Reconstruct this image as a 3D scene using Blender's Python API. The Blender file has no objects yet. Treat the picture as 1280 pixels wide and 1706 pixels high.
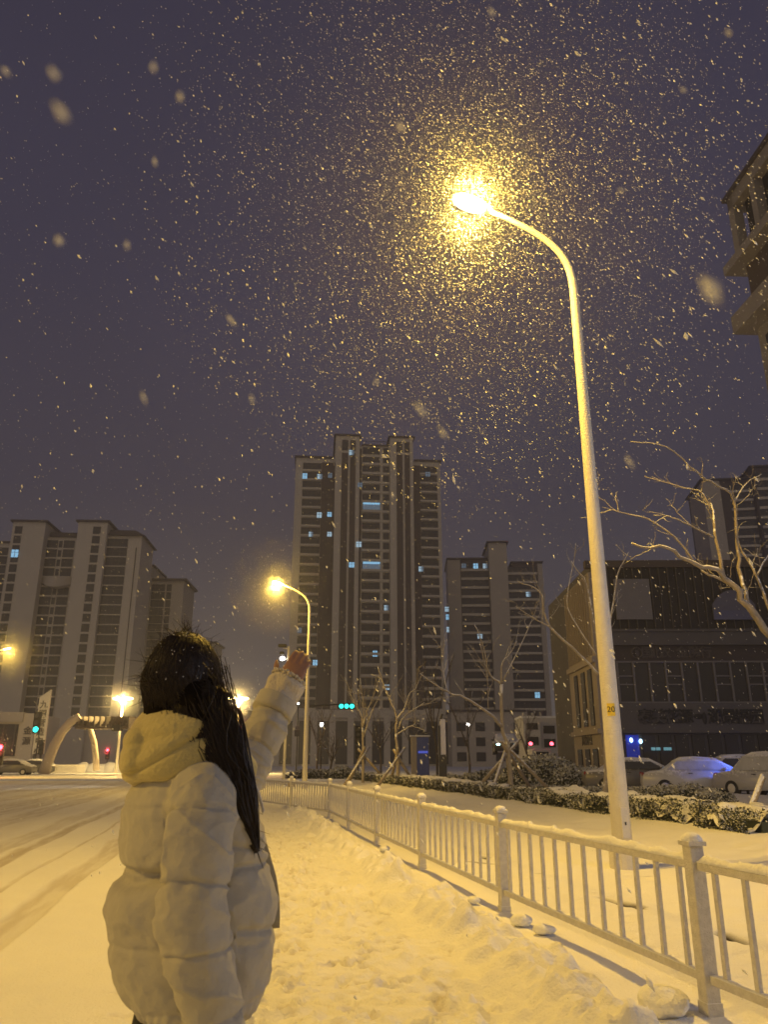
import bpy, bmesh, math, random
import numpy as np
from mathutils import Vector, Matrix

R = math.radians
random.seed(11)
rng = np.random.default_rng(11)
S = bpy.context.scene
COL = S.collection
CAM = Vector((0, 0, 1.4))
PITCH = R(17.9)
FPX = 1281.0
CP, SP = math.cos(PITCH), math.sin(PITCH)


def ray(px, py):
    x, v = px - 640.0, 853.0 - py
    return Vector((x, FPX * CP - v * SP, FPX * SP + v * CP))


def at(px, py, Y):
    d = ray(px, py)
    return CAM + d * (Y / d.y)


def gnd(px, py, z=0.0):
    d = ray(px, py)
    return CAM + d * ((z - CAM.z) / d.z)


RD = Vector((-0.191, 0.9816, 0))      # along the road
RN = Vector((0.9816, 0.191, 0))       # across it, to the right


def uw(u, w, z=0.0):
    return Vector((RD.x * u + RN.x * w, RD.y * u + RN.y * w, z))


# ------------------------------------------------------------------ objects
def tag(o, label=None, cat=None, group=None, kind=None):
    if label: o['label'] = label
    if cat: o['category'] = cat
    if group: o['group'] = group
    if kind: o['kind'] = kind
    return o


def empty(name, label, cat, loc=(0, 0, 0), rz=0.0, group=None):
    o = bpy.data.objects.new(name, None)
    COL.objects.link(o)
    o.location = loc
    o.rotation_euler = (0, 0, rz)
    o.empty_display_size = 0.2
    return tag(o, label, cat, group)


def put(name, me, parent=None, loc=(0, 0, 0), rot=(0, 0, 0), scale=(1, 1, 1)):
    o = bpy.data.objects.new(name, me)
    COL.objects.link(o)
    o.location = loc
    o.rotation_euler = rot
    o.scale = scale
    if parent is not None: o.parent = parent
    return o


def copy_tree(o, parent=None):
    c = o.copy()
    COL.objects.link(c)
    if parent is not None: c.parent = parent
    for ch in list(o.children):
        copy_tree(ch, c)
    return c


class MB:
    """collects shapes that become ONE mesh"""
    def __init__(self):
        self.v, self.f, self.m = [], [], []

    def add(self, vs, fs, mi=0):
        b = len(self.v)
        self.v.extend([tuple(p) for p in vs])
        for f in fs:
            self.f.append(tuple(i + b for i in f))
            self.m.append(mi)
        return self

    def box(self, x0, x1, y0, y1, z0, z1, mi=0):
        vs = [(x0, y0, z0), (x1, y0, z0), (x1, y1, z0), (x0, y1, z0), (x0, y0, z1), (x1, y0, z1), (x1, y1, z1), (x0, y1, z1)]
        fs = [(0, 3, 2, 1), (4, 5, 6, 7), (0, 1, 5, 4), (1, 2, 6, 5), (2, 3, 7, 6), (3, 0, 4, 7)]
        return self.add(vs, fs, mi)

    def tube(self, pts, rad, n=8, mi=0, cap=True, squash=None, jitter=0.0):
        pts = [Vector(p) for p in pts]
        if not isinstance(rad, (list, tuple)): rad = [rad] * len(pts)
        vs, fs = [], []
        ref = Vector((0, 0, 1))
        d0 = (pts[1] - pts[0]).normalized()
        if abs(d0.z) > 0.9: ref = Vector((0, 1, 0))
        prev = None
        for i, p in enumerate(pts):
            if i == 0: d = pts[1] - pts[0]
            elif i == len(pts) - 1: d = pts[-1] - pts[-2]
            else: d = pts[i + 1] - pts[i - 1]
            d.normalize()
            a = d.cross(ref if prev is None else prev.cross(d)).normalized() if prev is None else (prev - d * prev.dot(d)).normalized()
            prev = a
            b = d.cross(a)
            for k in range(n):
                t = 2 * math.pi * k / n
                r = rad[i] * (1 + (random.uniform(-jitter, jitter) if jitter else 0))
                sa, sb = squash if squash else (1, 1)
                vs.append(p + a * (math.cos(t) * r * sa) + b * (math.sin(t) * r * sb))
        for i in range(len(pts) - 1):
            for k in range(n):
                k2 = (k + 1) % n
                fs.append((i * n + k, i * n + k2, (i + 1) * n + k2, (i + 1) * n + k))
        if cap:
            fs.append(tuple(reversed(range(n))))
            fs.append(tuple(range((len(pts) - 1) * n, len(pts) * n)))
        return self.add(vs, fs, mi)

    def loft(self, rings, mi=0, cap=True):
        n = len(rings[0])
        vs = [p for r in rings for p in r]
        fs = []
        for i in range(len(rings) - 1):
            for k in range(n):
                k2 = (k + 1) % n
                fs.append((i * n + k, i * n + k2, (i + 1) * n + k2, (i + 1) * n + k))
        if cap:
            fs.append(tuple(reversed(range(n))))
            fs.append(tuple(range((len(rings) - 1) * n, len(rings) * n)))
        return self.add(vs, fs, mi)

    def blob(self, c, rx, ry, rz, seg=10, rings=7, jit=0.0, mi=0, flat=None):
        c = Vector(c)
        vs, fs = [], []
        for i in range(rings + 1):
            th = math.pi * i / rings
            for k in range(seg):
                ph = 2 * math.pi * k / seg
                j = 1 + random.uniform(-jit, jit)
                z = math.cos(th) * rz * j
                if flat is not None: z = max(z, flat)
                vs.append(c + Vector((math.sin(th) * math.cos(ph) * rx * j, math.sin(th) * math.sin(ph) * ry * j, z)))
        for i in range(rings):
            for k in range(seg):
                k2 = (k + 1) % seg
                fs.append((i * seg + k, (i + 1) * seg + k, (i + 1) * seg + k2, i * seg + k2))
        return self.add(vs, fs, mi)

    def prism(self, outline, y0, y1, mi=0):
        """outline in (x, z), extruded along y"""
        n = len(outline)
        vs = [(x, y0, z) for x, z in outline] + [(x, y1, z) for x, z in outline]
        fs = [tuple(range(n)), tuple(reversed(range(n, 2 * n)))]
        for k in range(n):
            k2 = (k + 1) % n
            fs.append((k, n + k, n + k2, k2))
        return self.add(vs, fs, mi)

    def mesh(self, name, mats, smooth=False):
        me = bpy.data.meshes.new(name)
        me.from_pydata(self.v, [], self.f)
        if not isinstance(mats, (list, tuple)): mats = [mats]
        for m in mats: me.materials.append(m)
        if len(mats) > 1: me.polygons.foreach_set('material_index', self.m)
        bm = bmesh.new(); bm.from_mesh(me)
        bmesh.ops.recalc_face_normals(bm, faces=bm.faces)
        bm.to_mesh(me); bm.free()
        if smooth: me.polygons.foreach_set('use_smooth', [True] * len(me.polygons))
        me.update()
        return me

    def build(self, name, mats, parent=None, smooth=False, loc=(0, 0, 0), rot=(0, 0, 0), bevel=0.0):
        o = put(name, self.mesh(name, mats, smooth), parent, loc, rot)
        if bevel:
            b = o.modifiers.new('bevel', 'BEVEL'); b.width = bevel; b.segments = 2; b.limit_method = 'ANGLE'
        return o


def remeshed(mb, name, mats, voxel, smooth_iter=4, parent=None, disp=None):
    """union of overlapping closed shapes into one continuous surface"""
    me = mb.mesh(name + '_src', mats, True)
    o = bpy.data.objects.new(name, me); COL.objects.link(o)
    r = o.modifiers.new('union', 'REMESH'); r.mode = 'VOXEL'; r.voxel_size = voxel; r.use_smooth_shade = True
    s = o.modifiers.new('soft', 'SMOOTH'); s.iterations = smooth_iter; s.factor = 0.5
    dg = bpy.context.evaluated_depsgraph_get()
    m2 = bpy.data.meshes.new_from_object(o.evaluated_get(dg), depsgraph=dg)
    m2.name = name
    o.modifiers.clear(); o.data = m2
    bpy.data.meshes.remove(me)
    m2.materials.clear()
    for m in (mats if isinstance(mats, (list, tuple)) else [mats]): m2.materials.append(m)
    n = len(m2.vertices)
    co = np.empty(n * 3); m2.vertices.foreach_get('co', co); co = co.reshape(-1, 3)
    if disp is not None:
        no = np.empty(n * 3); m2.vertex_normals.foreach_get('vector', no); no = no.reshape(-1, 3)
        co = co + no * disp(co, no)[:, None]
        m2.vertices.foreach_set('co', co.ravel())
    m2.polygons.foreach_set('use_smooth', [True] * len(m2.polygons))
    m2.update()
    if parent is not None: o.parent = parent
    return o


# ------------------------------------------------------------------ noise
_lat = rng.random((64, 64, 64))


def vnoise(x, y, z=None):
    z = np.zeros_like(x) if z is None else z
    xi, yi, zi = np.floor(x).astype(int), np.floor(y).astype(int), np.floor(z).astype(int)
    fx, fy, fz = x - xi, y - yi, z - zi
    fx, fy, fz = fx * fx * (3 - 2 * fx), fy * fy * (3 - 2 * fy), fz * fz * (3 - 2 * fz)
    def L(a, b, c): return _lat[(xi + a) & 63, (yi + b) & 63, (zi + c) & 63]
    x00 = L(0, 0, 0) * (1 - fx) + L(1, 0, 0) * fx
    x10 = L(0, 1, 0) * (1 - fx) + L(1, 1, 0) * fx
    x01 = L(0, 0, 1) * (1 - fx) + L(1, 0, 1) * fx
    x11 = L(0, 1, 1) * (1 - fx) + L(1, 1, 1) * fx
    return ((x00 * (1 - fy) + x10 * fy) * (1 - fz) + (x01 * (1 - fy) + x11 * fy) * fz) * 2 - 1


def fbm(x, y, z=None, oct=4, gain=0.5):
    s, a = 0, 1
    for k in range(oct):
        s = s + a * vnoise(x * 2 ** k + 17.3 * k, y * 2 ** k + 5.1 * k, None if z is None else z * 2 ** k)
        a *= gain
    return s


def sstep(a, b, x):
    t = np.clip((x - a) / (b - a), 0, 1)
    return t * t * (3 - 2 * t)


# ------------------------------------------------------------------ materials
def mat(name, col, rough=0.7, var=0.15, scale=6.0, bump=0.0, bscale=None, metal=0.0, snow=0.0, spec=0.5, coord='Object', sheen=0.0):
    m = bpy.data.materials.new(name); m.use_nodes = True
    nt = m.node_tree; N = nt.nodes; L = nt.links
    b = N['Principled BSDF']
    b.inputs['Roughness'].default_value = rough
    b.inputs['Metallic'].default_value = metal
    b.inputs['Specular IOR Level'].default_value = spec
    if sheen: b.inputs['Sheen Weight'].default_value = sheen
    tc = N.new('ShaderNodeTexCoord')
    nz = N.new('ShaderNodeTexNoise'); nz.inputs['Scale'].default_value = scale; nz.inputs['Detail'].default_value = 5
    L.new(tc.outputs[coord], nz.inputs['Vector'])
    mx = N.new('ShaderNodeMix'); mx.data_type = 'RGBA'
    c = Vector(col[:3])
    mx.inputs[6].default_value = (*(c * (1 - var)), 1)
    mx.inputs[7].default_value = (*[min(1, k) for k in c * (1 + var)], 1)
    L.new(nz.outputs['Fac'], mx.inputs[0])
    out = mx.outputs[2]
    if snow:
        ge = N.new('ShaderNodeNewGeometry')
        sx = N.new('ShaderNodeSeparateXYZ'); L.new(ge.outputs['Normal'], sx.inputs[0])
        n2 = N.new('ShaderNodeTexNoise'); n2.inputs['Scale'].default_value = 9; L.new(tc.outputs['Object'], n2.inputs['Vector'])
        ad = N.new('ShaderNodeMath'); ad.operation = 'MULTIPLY_ADD'; ad.inputs[1].default_value = 0.9; L.new(n2.outputs['Fac'], ad.inputs[0]); L.new(sx.outputs['Z'], ad.inputs[2])
        mr = N.new('ShaderNodeMapRange'); mr.inputs['From Min'].default_value = 1.35 - snow; mr.inputs['From Max'].default_value = 1.5 - snow
        L.new(ad.outputs[0], mr.inputs['Value'])
        m2 = N.new('ShaderNodeMix'); m2.data_type = 'RGBA'; L.new(mr.outputs[0], m2.inputs[0]); L.new(out, m2.inputs[6]); m2.inputs[7].default_value = (.82, .83, .85, 1)
        out = m2.outputs[2]
    L.new(out, b.inputs['Base Color'])
    if bump:
        n3 = N.new('ShaderNodeTexNoise'); n3.inputs['Scale'].default_value = bscale or scale * 6; n3.inputs['Detail'].default_value = 4
        L.new(tc.outputs[coord], n3.inputs['Vector'])
        bp = N.new('ShaderNodeBump'); bp.inputs['Strength'].default_value = bump; bp.inputs['Distance'].default_value = 0.02
        L.new(n3.outputs['Fac'], bp.inputs['Height']); L.new(bp.outputs[0], b.inputs['Normal'])
    return m


def glow(name, col, strength):
    m = bpy.data.materials.new(name); m.use_nodes = True
    b = m.node_tree.nodes['Principled BSDF']
    b.inputs['Base Color'].default_value = (*[min(1, c * .5) for c in col], 1)
    b.inputs['Emission Color'].default_value = (*col, 1)
    b.inputs['Emission Strength'].default_value = strength
    m.cycles.emission_sampling = 'NONE'
    return m


M = {}
M['fascia'] = mat('sign_fascia', (.05, .04, .04), .7, .2, 1.0)
M['banner_blue'] = mat('blue_grey_banner', (.12, .125, .18), .7, .1, 1.2, .3, 3)
M['paint'] = mat('white_paint', (.62, .60, .56), .5, .12, 14, .35, 60, snow=0.0)
M['galv'] = mat('frosted_white_steel', (.62, .60, .56), .6, .25, 26, .5, 90, snow=0.25)
M['snow'] = mat('fresh_snow', (.84, .85, .87), .85, .03, 5, .5, 60, spec=.25)
M['snowclump'] = mat('clumped_snow', (.80, .81, .83), .85, .06, 9, .8, 40, spec=.25)
M['pole'] = mat('pole_enamel', (.66, .63, .57), .55, .10, 8, .6, 45, coord='Object')
M['darkmetal'] = mat('dark_metal', (.05, .05, .055), .5, .2, 10, .1)
M['wall_l'] = mat('beige_render', (.68, .63, .53), .85, .10, .25, .1, 3)
M['wall_l2'] = mat('tan_render', (.56, .51, .43), .85, .10, .25, .1, 3)
M['wall_b'] = mat('brown_cladding', (.11, .088, .078), .8, .12, .3, .1, 3)
M['roof'] = mat('dark_roof_edge', (.09, .075, .07), .8, .15, .5)
M['glass'] = mat('dark_window_glass', (.035, .033, .035), .25, .4, .6, 0)
M['frame'] = mat('window_frame', (.16, .155, .16), .6, .1, 2)
M['grey_stone'] = mat('grey_panel', (.10, .097, .10), .8, .12, .8, .15, 8)
M['dark_panel'] = mat('dark_panel', (.03, .027, .028), .7, .2, 1.0, .1, 8)
M['fin'] = mat('brown_fin', (.09, .08, .075), .7, .1, 2)
M['tan_stone'] = mat('tan_stone', (.36, .31, .24), .85, .12, .8, .2, 8)
M['bark'] = mat('bark', (.26, .22, .17), .9, .35, 10, .7, 50, snow=.62)
M['barkdark'] = mat('far_bark', (.11, .09, .07), .9, .3, 10, .4, 40, snow=.4)
M['barkpale'] = mat('snowy_bark', (.40, .35, .28), .9, .3, 10, .6, 50, snow=.75)
M['stake'] = mat('wooden_stake', (.34, .28, .20), .85, .25, 8, .5, 40, snow=.30)
M['leaf'] = mat('evergreen_leaf', (.030, .038, .020), .6, .4, 20)
M['leafsnow'] = mat('snow_dusted_leaf', (.55, .55, .52), .8, .3, 20)
M['black'] = mat('matte_black', (.012, .012, .013), .6, .2, 10)
M['lens'] = glow('lamp_lens', (1.0, .80, .42), 26)
M['lens_far'] = glow('far_lamp_lens', (1.0, .72, .30), 40)
M['win_lit'] = glow('lit_window', (.32, .68, 1.0), 0.85)
M['win_pale'] = glow('pale_lit_window', (.50, .74, .92), 0.7)
M['win_dim'] = glow('dim_lit_window', (.34, .52, .72), 0.2)
M['green_sig'] = glow('green_signal', (.02, .95, .75), 4.0)
M['red_sig'] = glow('red_signal', (1.0, .06, .09), 9.0)
M['white_spot'] = glow('white_spot', (1.0, .95, .85), 12.0)
M['teal_head'] = glow('headlamp', (.5, .95, 1.0), 9.0)
M['blue_neon'] = glow('blue_neon', (.03, .07, .8), .16)
M['blue_sign'] = glow('blue_sign_light', (.10, .16, .9), .45)
HAZE = 0.0017
EXPO = 0.0
E1, E2, E3, E4, E5, E6, E7 = 3850, 4200, 4500, 4000, 9000, 650, 110
SUN = 0.34
# ================================================================== SETTING: sky, air, ground
world = bpy.data.worlds.new("World"); S.world = world; world.use_nodes = True
nt = world.node_tree; N = nt.nodes; L = nt.links
bg = N['Background']
tc = N.new('ShaderNodeTexCoord')
sp = N.new('ShaderNodeSeparateXYZ'); L.new(tc.outputs['Generated'], sp.inputs[0])
cr = N.new('ShaderNodeValToRGB')
cr.color_ramp.elements[0].position = 0.0; cr.color_ramp.elements[0].color = (.150, .122, .104, 1)
cr.color_ramp.elements[1].position = 0.9; cr.color_ramp.elements[1].color = (.031, .029, .058, 1)
e = cr.color_ramp.elements.new(0.16); e.color = (.084, .072, .078, 1)
e = cr.color_ramp.elements.new(0.32); e.color = (.056, .049, .070, 1)
e = cr.color_ramp.elements.new(0.55); e.color = (.043, .039, .068, 1)
L.new(sp.outputs['Z'], cr.inputs[0])
cn = N.new('ShaderNodeTexNoise'); cn.inputs['Scale'].default_value = 1.6; cn.inputs['Detail'].default_value = 3
L.new(tc.outputs['Generated'], cn.inputs['Vector'])
cm = N.new('ShaderNodeMix'); cm.data_type = 'RGBA'; cm.blend_type = 'MULTIPLY'; cm.inputs[0].default_value = 1.0
cmr = N.new('ShaderNodeMapRange'); cmr.inputs['From Min'].default_value = .3; cmr.inputs['From Max'].default_value = .7
cmr.inputs['To Min'].default_value = .88; cmr.inputs['To Max'].default_value = 1.12
L.new(cn.outputs['Fac'], cmr.inputs['Value'])
L.new(cr.outputs[0], cm.inputs[6]); L.new(cmr.outputs[0], cm.inputs[7])
L.new(cm.outputs[2], bg.inputs['Color'])
bg.inputs['Strength'].default_value = 1.0

hz = MB().box(-170, 190, -60, 300, -1.5, 105).build('haze', M['black'])
tag(hz, 'thin night haze hanging in the snowy air', 'haze', kind='stuff')
hm = bpy.data.materials.new('haze_air'); hm.use_nodes = True
hm.node_tree.nodes.remove(hm.node_tree.nodes['Principled BSDF'])
pv = hm.node_tree.nodes.new('ShaderNodeVolumePrincipled')
pv.inputs['Color'].default_value = (.66, .70, .95, 1)
pv.inputs['Density'].default_value = HAZE
pv.inputs['Anisotropy'].default_value = 0.25
hm.node_tree.links.new(pv.outputs[0], hm.node_tree.nodes['Material Output'].inputs['Volume'])
hz.data.materials.clear(); hz.data.materials.append(hm)

# ---- snow ground as a height field in road coordinates (u along, w across)
def ramp_axis(parts):
    out = []
    for a, b, s in parts:
        n = max(1, int(round((b - a) / s)))
        out.append(np.linspace(a, b, n, endpoint=False))
    out.append(np.array([parts[-1][1]]))
    return np.concatenate(out)

U = np.concatenate([ramp_axis([(-60, -6, 6), (-6, 1.5, .5), (1.5, 13, .026), (13, 26, .06), (26, 60, .25), (60, 120, 1.5)]), np.array([140, 180, 240, 340, 600, 1200, 2500.])])
W = np.concatenate([np.array([-2500., -900, -400, -200, -120]), ramp_axis([(-80, -20, 2.0), (-20, -8, .15), (-8, -2.6, .05), (-2.6, 3.0, .026), (3.0, 9.5, .06), (9.5, 30, .4)]), np.array([40, 60, 90, 150, 300, 900, 2500.])])
uu, ww = np.meshgrid(U, W, indexing='ij')
far = sstep(60, 30, uu) * sstep(-30, -12, ww) * sstep(24, 12, ww)
h = .018 * fbm(uu * .5, ww * .5, oct=3) * far + .006 * fbm(uu * 3, ww * 3, oct=3) * far
fine = sstep(30, 14, uu) * sstep(-.55, -.1, ww) * sstep(1.95, 1.55, ww)
lump = fbm(uu * 7, ww * 7, oct=4)
patch = np.clip(.25 + 1.5 * fbm(uu * .9 + 3, ww * 1.1, oct=2), 0, 1)
h += 1.5 * fine * patch * (.016 * lump + .030 * np.maximum(0, fbm(uu * 4 + 9, ww * 11, oct=3) - .1) - .045 * np.maximum(0, fbm(uu * 3.1 + 40, ww * 3.1, oct=3) - .2) - .02 * np.maximum(0, fbm(uu * 8 + 4, ww * 13, oct=2) - .3))
# ploughed ridge along the kerb: lumps and clods
rc = 2.08 + .10 * fbm(uu * .7, ww * 0, oct=2)
prof = sstep(rc - .40, rc - .03, ww) * sstep(rc + .36, rc + .16, ww)
rg = .062 * (1 + .55 * fbm(uu * 1.6, ww * .5, oct=2)) * prof
rg += prof * (.06 * fbm(uu * 3.2, ww * 3.2, oct=4) + .06 * np.abs(fbm(uu * 7, ww * 7, oct=3)) + .05 * sstep(.1, .35, fbm(uu * 4.5 + 11, ww * 4.5, oct=2)))
h += np.maximum(rg, -.01) * sstep(48, 30, uu)
# strip and kerb beyond
beyond = sstep(2.95, 3.25, ww)
h += beyond * .06 * far + beyond * (.018 * fbm(uu * 1.6, ww * 1.6, oct=4)) * far
# hedge bed is raised
h += .16 * sstep(7.6, 9.0, ww) * sstep(24, 18, ww) * sstep(70, 50, uu)
slush_shade = np.zeros_like(h)  # road slush and packed snow, plus shade tone for the prints and scuffs
bare = np.zeros_like(h)

def dent(u0, w0, su, sw, depth, rim=.4, ang=0.0, dirt_shade=0.0):
    r = 3.0 * max(su, sw)
    i0, i1 = np.searchsorted(U, [u0 - r, u0 + r]); j0, j1 = np.searchsorted(W, [w0 - r, w0 + r])
    if i1 <= i0 or j1 <= j0: return
    a, b = uu[i0:i1, j0:j1] - u0, ww[i0:i1, j0:j1] - w0
    ca, sa = math.cos(ang), math.sin(ang)
    a, b = a * ca + b * sa, -a * sa + b * ca
    q = (a / su) ** 2 + (b / sw) ** 2
    if dirt_shade: slush_shade[i0:i1, j0:j1] = np.maximum(slush_shade[i0:i1, j0:j1], dirt_shade * np.exp(-q ** 2) * np.clip(.5 + 1.2 * fbm(uu[i0:i1, j0:j1] * 14, ww[i0:i1, j0:j1] * 14, oct=2), 0, 1))
    h[i0:i1, j0:j1] += -depth * np.exp(-q ** 2) + rim * depth * np.exp(-((np.sqrt(q) - 1.45) / .3) ** 2)

for k in range(330):                    # footprints of passers-by, packed grey and with shade put into the colour
    u0 = random.uniform(2.2, 24); w0 = random.gauss(.75, .55)
    if not (-.35 < w0 < 1.75): continue
    a = random.gauss(0, .5)
    dp = random.uniform(.022, .05)
    dent(u0, w0, .10, .042, dp, .5, a, random.uniform(.2, .6))
    dent(u0 - .16 * math.cos(a), w0 - .16 * math.sin(a), .05, .036, dp * .8, .4, a, random.uniform(.2, .6))
for k in range(1500):                   # small scuffs: packed grey snow, shade put into its colour as well
    u0 = random.uniform(2.0, 22); w0 = random.gauss(.6, .62)
    if not (-.6 < w0 < 1.75): continue
    dent(u0, w0, random.uniform(.014, .034), random.uniform(.03, .085), random.uniform(.010, .024), .7, random.gauss(0, .5), random.uniform(.25, .75))
for k in range(700):                    # kicked up clods
    u0 = random.uniform(2.0, 16); w0 = random.gauss(.75, .6)
    if not (-.5 < w0 < 1.9): continue
    s = random.uniform(.012, .038)
    dent(u0, w0, s * random.uniform(.8, 1.6), s, -s * .75, .0, random.uniform(0, 3))
for k in range(150):                    # clods on the ridge
    u0 = random.uniform(2.2, 22); w0 = random.gauss(2.0, .16)
    s = random.choice([.03, .04, .05, .09, .11])
    dent(u0, w0, s * random.uniform(.9, 1.4), s, -s * random.uniform(.4, .75), 0, random.uniform(0, 3))
# wheel tracks along the road (packed dirty snow lies lower)
def track(w0, half, dep, drift, strength, u0=-30, u1=90, ph=0.0):
    c = w0 + drift * np.sin(uu * .06 + ph) + .05 * fbm(uu * .35 + ph * 7, uu * 0, oct=2)
    q = np.abs(ww - c) / half
    ms = sstep(1.0, .62, q) * sstep(u0, u0 + 4, uu) * sstep(u1, u1 - 15, uu)
    tex = .45 + .55 * np.clip(.5 + .9 * fbm(uu * 1.1, ww * 14 + ph * 3, oct=3), 0, 1)
    return ms, ms * tex * strength, dep

for (w0, hf, dp, dr, st, ph) in [(-1.86, .20, .030, .05, .55, 0.2), (-2.46, .04, .014, .10, .50, 1.9), (-3.15, .15, .022, .12, .75, 2.4), (-3.9, .30, .012, .2, .40, .7),
                                 (-4.9, .45, .012, .25, .55, 3.0), (-5.9, .35, .012, .3, .55, 4.0), (-7.0, .5, .012, .3, .6, 5.0), (-8.2, .4, .012, .3, .55, 1.0), (-9.6, .5, .012, .3, .6, 2.0), (-11.5, .8, .01, .3, .6, 3.4), (-14, .9, .01, .3, .5, .4)]:
    ms, sl, dp = track(w0, hf, dp, dr, st, ph=ph)
    h -= ms * dp * far
    slush_shade = np.maximum(slush_shade, sl)
slush_shade = np.maximum(slush_shade, .26 * sstep(-3.4, -5.0, ww) * sstep(-18, -12, ww) * sstep(4, 16, uu) * sstep(90, 50, uu) * np.clip(.6 + .6 * fbm(uu * .25, ww * 2.2, oct=3), 0, 1))
# dark thawed lines behind the railing
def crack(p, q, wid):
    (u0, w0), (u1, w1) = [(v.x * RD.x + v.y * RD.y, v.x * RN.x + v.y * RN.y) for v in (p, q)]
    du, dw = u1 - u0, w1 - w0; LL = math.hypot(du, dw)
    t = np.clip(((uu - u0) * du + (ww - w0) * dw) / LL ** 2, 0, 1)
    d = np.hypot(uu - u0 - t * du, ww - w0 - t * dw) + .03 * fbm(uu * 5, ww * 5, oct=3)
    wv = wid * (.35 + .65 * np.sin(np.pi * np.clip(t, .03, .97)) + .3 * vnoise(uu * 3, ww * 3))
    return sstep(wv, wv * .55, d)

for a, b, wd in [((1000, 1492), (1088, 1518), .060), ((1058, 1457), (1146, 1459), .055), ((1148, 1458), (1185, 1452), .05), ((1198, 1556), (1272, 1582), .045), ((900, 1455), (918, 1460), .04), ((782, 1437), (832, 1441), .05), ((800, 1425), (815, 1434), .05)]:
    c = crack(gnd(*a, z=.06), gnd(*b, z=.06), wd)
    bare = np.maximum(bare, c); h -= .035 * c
X = RD.x * uu + RN.x * ww; Y = RD.y * uu + RN.y * ww


def grid_mesh(name, j0, j1, m):
    sl = np.s_[:, j0:j1 + 1]
    nu, nw = len(U), j1 + 1 - j0
    co = np.stack([X[sl], Y[sl], h[sl]], -1).reshape(-1, 3).astype(np.float32)
    idx = np.arange(nu * nw).reshape(nu, nw)
    q = np.stack([idx[:-1, :-1], idx[:-1, 1:], idx[1:, 1:], idx[1:, :-1]], -1).reshape(-1, 4)[:, ::-1]
    me = bpy.data.meshes.new(name)
    me.vertices.add(len(co)); me.vertices.foreach_set('co', co.ravel())
    me.loops.add(q.size); me.loops.foreach_set('vertex_index', q.ravel().astype(np.int32))
    me.polygons.add(len(q)); me.polygons.foreach_set('loop_start', np.arange(0, q.size, 4, dtype=np.int32))
    me.polygons.foreach_set('use_smooth', np.ones(len(q), bool))
    for nm, ar in (('slush_shade', slush_shade), ('bare', bare)):
        at_ = me.attributes.new(nm, 'FLOAT', 'POINT'); at_.data.foreach_set('value', ar[sl].ravel().astype(np.float32))
    me.materials.append(m); me.update(); me.validate()
    o = put(name, me)
    flip = me.polygons[len(me.polygons) // 2].normal.z < 0
    if flip: me.flip_normals()
    return tag(o, kind='structure')


gm = mat('ground_snow', (.78, .78, .78), .9, .03, 3, .55, 45, spec=.2)
n_, l_ = gm.node_tree.nodes, gm.node_tree.links
pb = n_['Principled BSDF']
src = pb.inputs['Base Color'].links[0].from_socket
for nm, colr in (('slush_shade', (.42, .36, .30)), ('bare', (.045, .035, .028))):
    a_ = n_.new('ShaderNodeAttribute'); a_.attribute_name = nm
    x_ = n_.new('ShaderNodeMix'); x_.data_type = 'RGBA'
    l_.new(a_.outputs['Fac'], x_.inputs[0]); l_.new(src, x_.inputs[6]); x_.inputs[7].default_value = (*colr, 1)
    src = x_.outputs[2]
l_.new(src, pb.inputs['Base Color'])
JF = int(np.searchsorted(W, 2.55)); JH = int(np.searchsorted(W, 8.3))
grid_mesh('snowy_road', 0, JF, gm)
grid_mesh('snowy_pavement', JF, JH, gm)
grid_mesh('snowy_ground', JH, len(W) - 1, gm)

# loose clods of ploughed snow along the kerb, each one its own lump
for k, (px, py, s) in enumerate([(868, 1535, .085), (1105, 1672, .12), (640, 1415, .075), (850, 1570, .06), (790, 1500, .05), (742, 1478, .045), (905, 1550, .075)]):
    p = gnd(px, py, .05)
    mb = MB().blob((0, 0, 0), s * 1.25, s, s * .8, 18, 12)
    c_ = np.array(mb.v); nn = fbm(c_[:, 0] * 9 + k * 3, c_[:, 1] * 9, c_[:, 2] * 9, oct=3)
    c_ = c_ * (1 + .26 * nn)[:, None] * np.array([1.15, 1, .8]); mb.v = [tuple(v) for v in c_]
    o = mb.build('snow_clod', M['snowclump'], smooth=True, loc=(p.x, p.y, .05 + s * .12), rot=(0, 0, k))
    tag(o, ['round snow clod resting on the kerb ridge below the railing post nearest the lamp pole', 'large snow clod at the foot of the nearest railing post', 'snow clod on the ridge farthest up the railing',
            'small snow chunk on the road side of the ridge', 'small snow lump on the ridge between two far posts', 'smallest snow lump, high on the ridge', 'wide snow clod on the ridge just nearer than the round one'][k], 'snow clod', 'ploughed snow clods along the kerb')

# ================================================================== RAILING
def round_box(mb, x0, x1, y0, y1, z0, z1, b=.004, mi=0): mb.box(x0, x1, y0, y1, z0, z1, mi)

posts = [uw(-1.7 + 3.2 * k, w_) for k, w_ in enumerate((3.34, 3.08, 2.86, 2.73, 2.69, 2.66, 2.64, 2.62))]
PW = .046
def snow_strip(L_, half, top, n=160):
    """lumpy ridge of snow along +x"""
    mb = MB(); rings = []
    for i in range(n + 1):
        x = L_ * i / n
        hh = top * (1 + .35 * float(vnoise(np.array([x * 6.0 + random.random() * .4]), np.array([L_])) ) + random.uniform(-.12, .12))
        if random.random() < .03: hh *= 1.35
        end = min(1, (i + .3) / 3, (n - i + .3) / 3)
        ring = []
        for k in range(9):
            t = math.pi * k / 8
            wob = 1 + random.uniform(-.07, .07)
            ring.append((x, math.cos(t) * half * wob, math.sin(t) * hh * end * wob))
        rings.append(ring)
    mb.loft(rings)
    return mb

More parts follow.
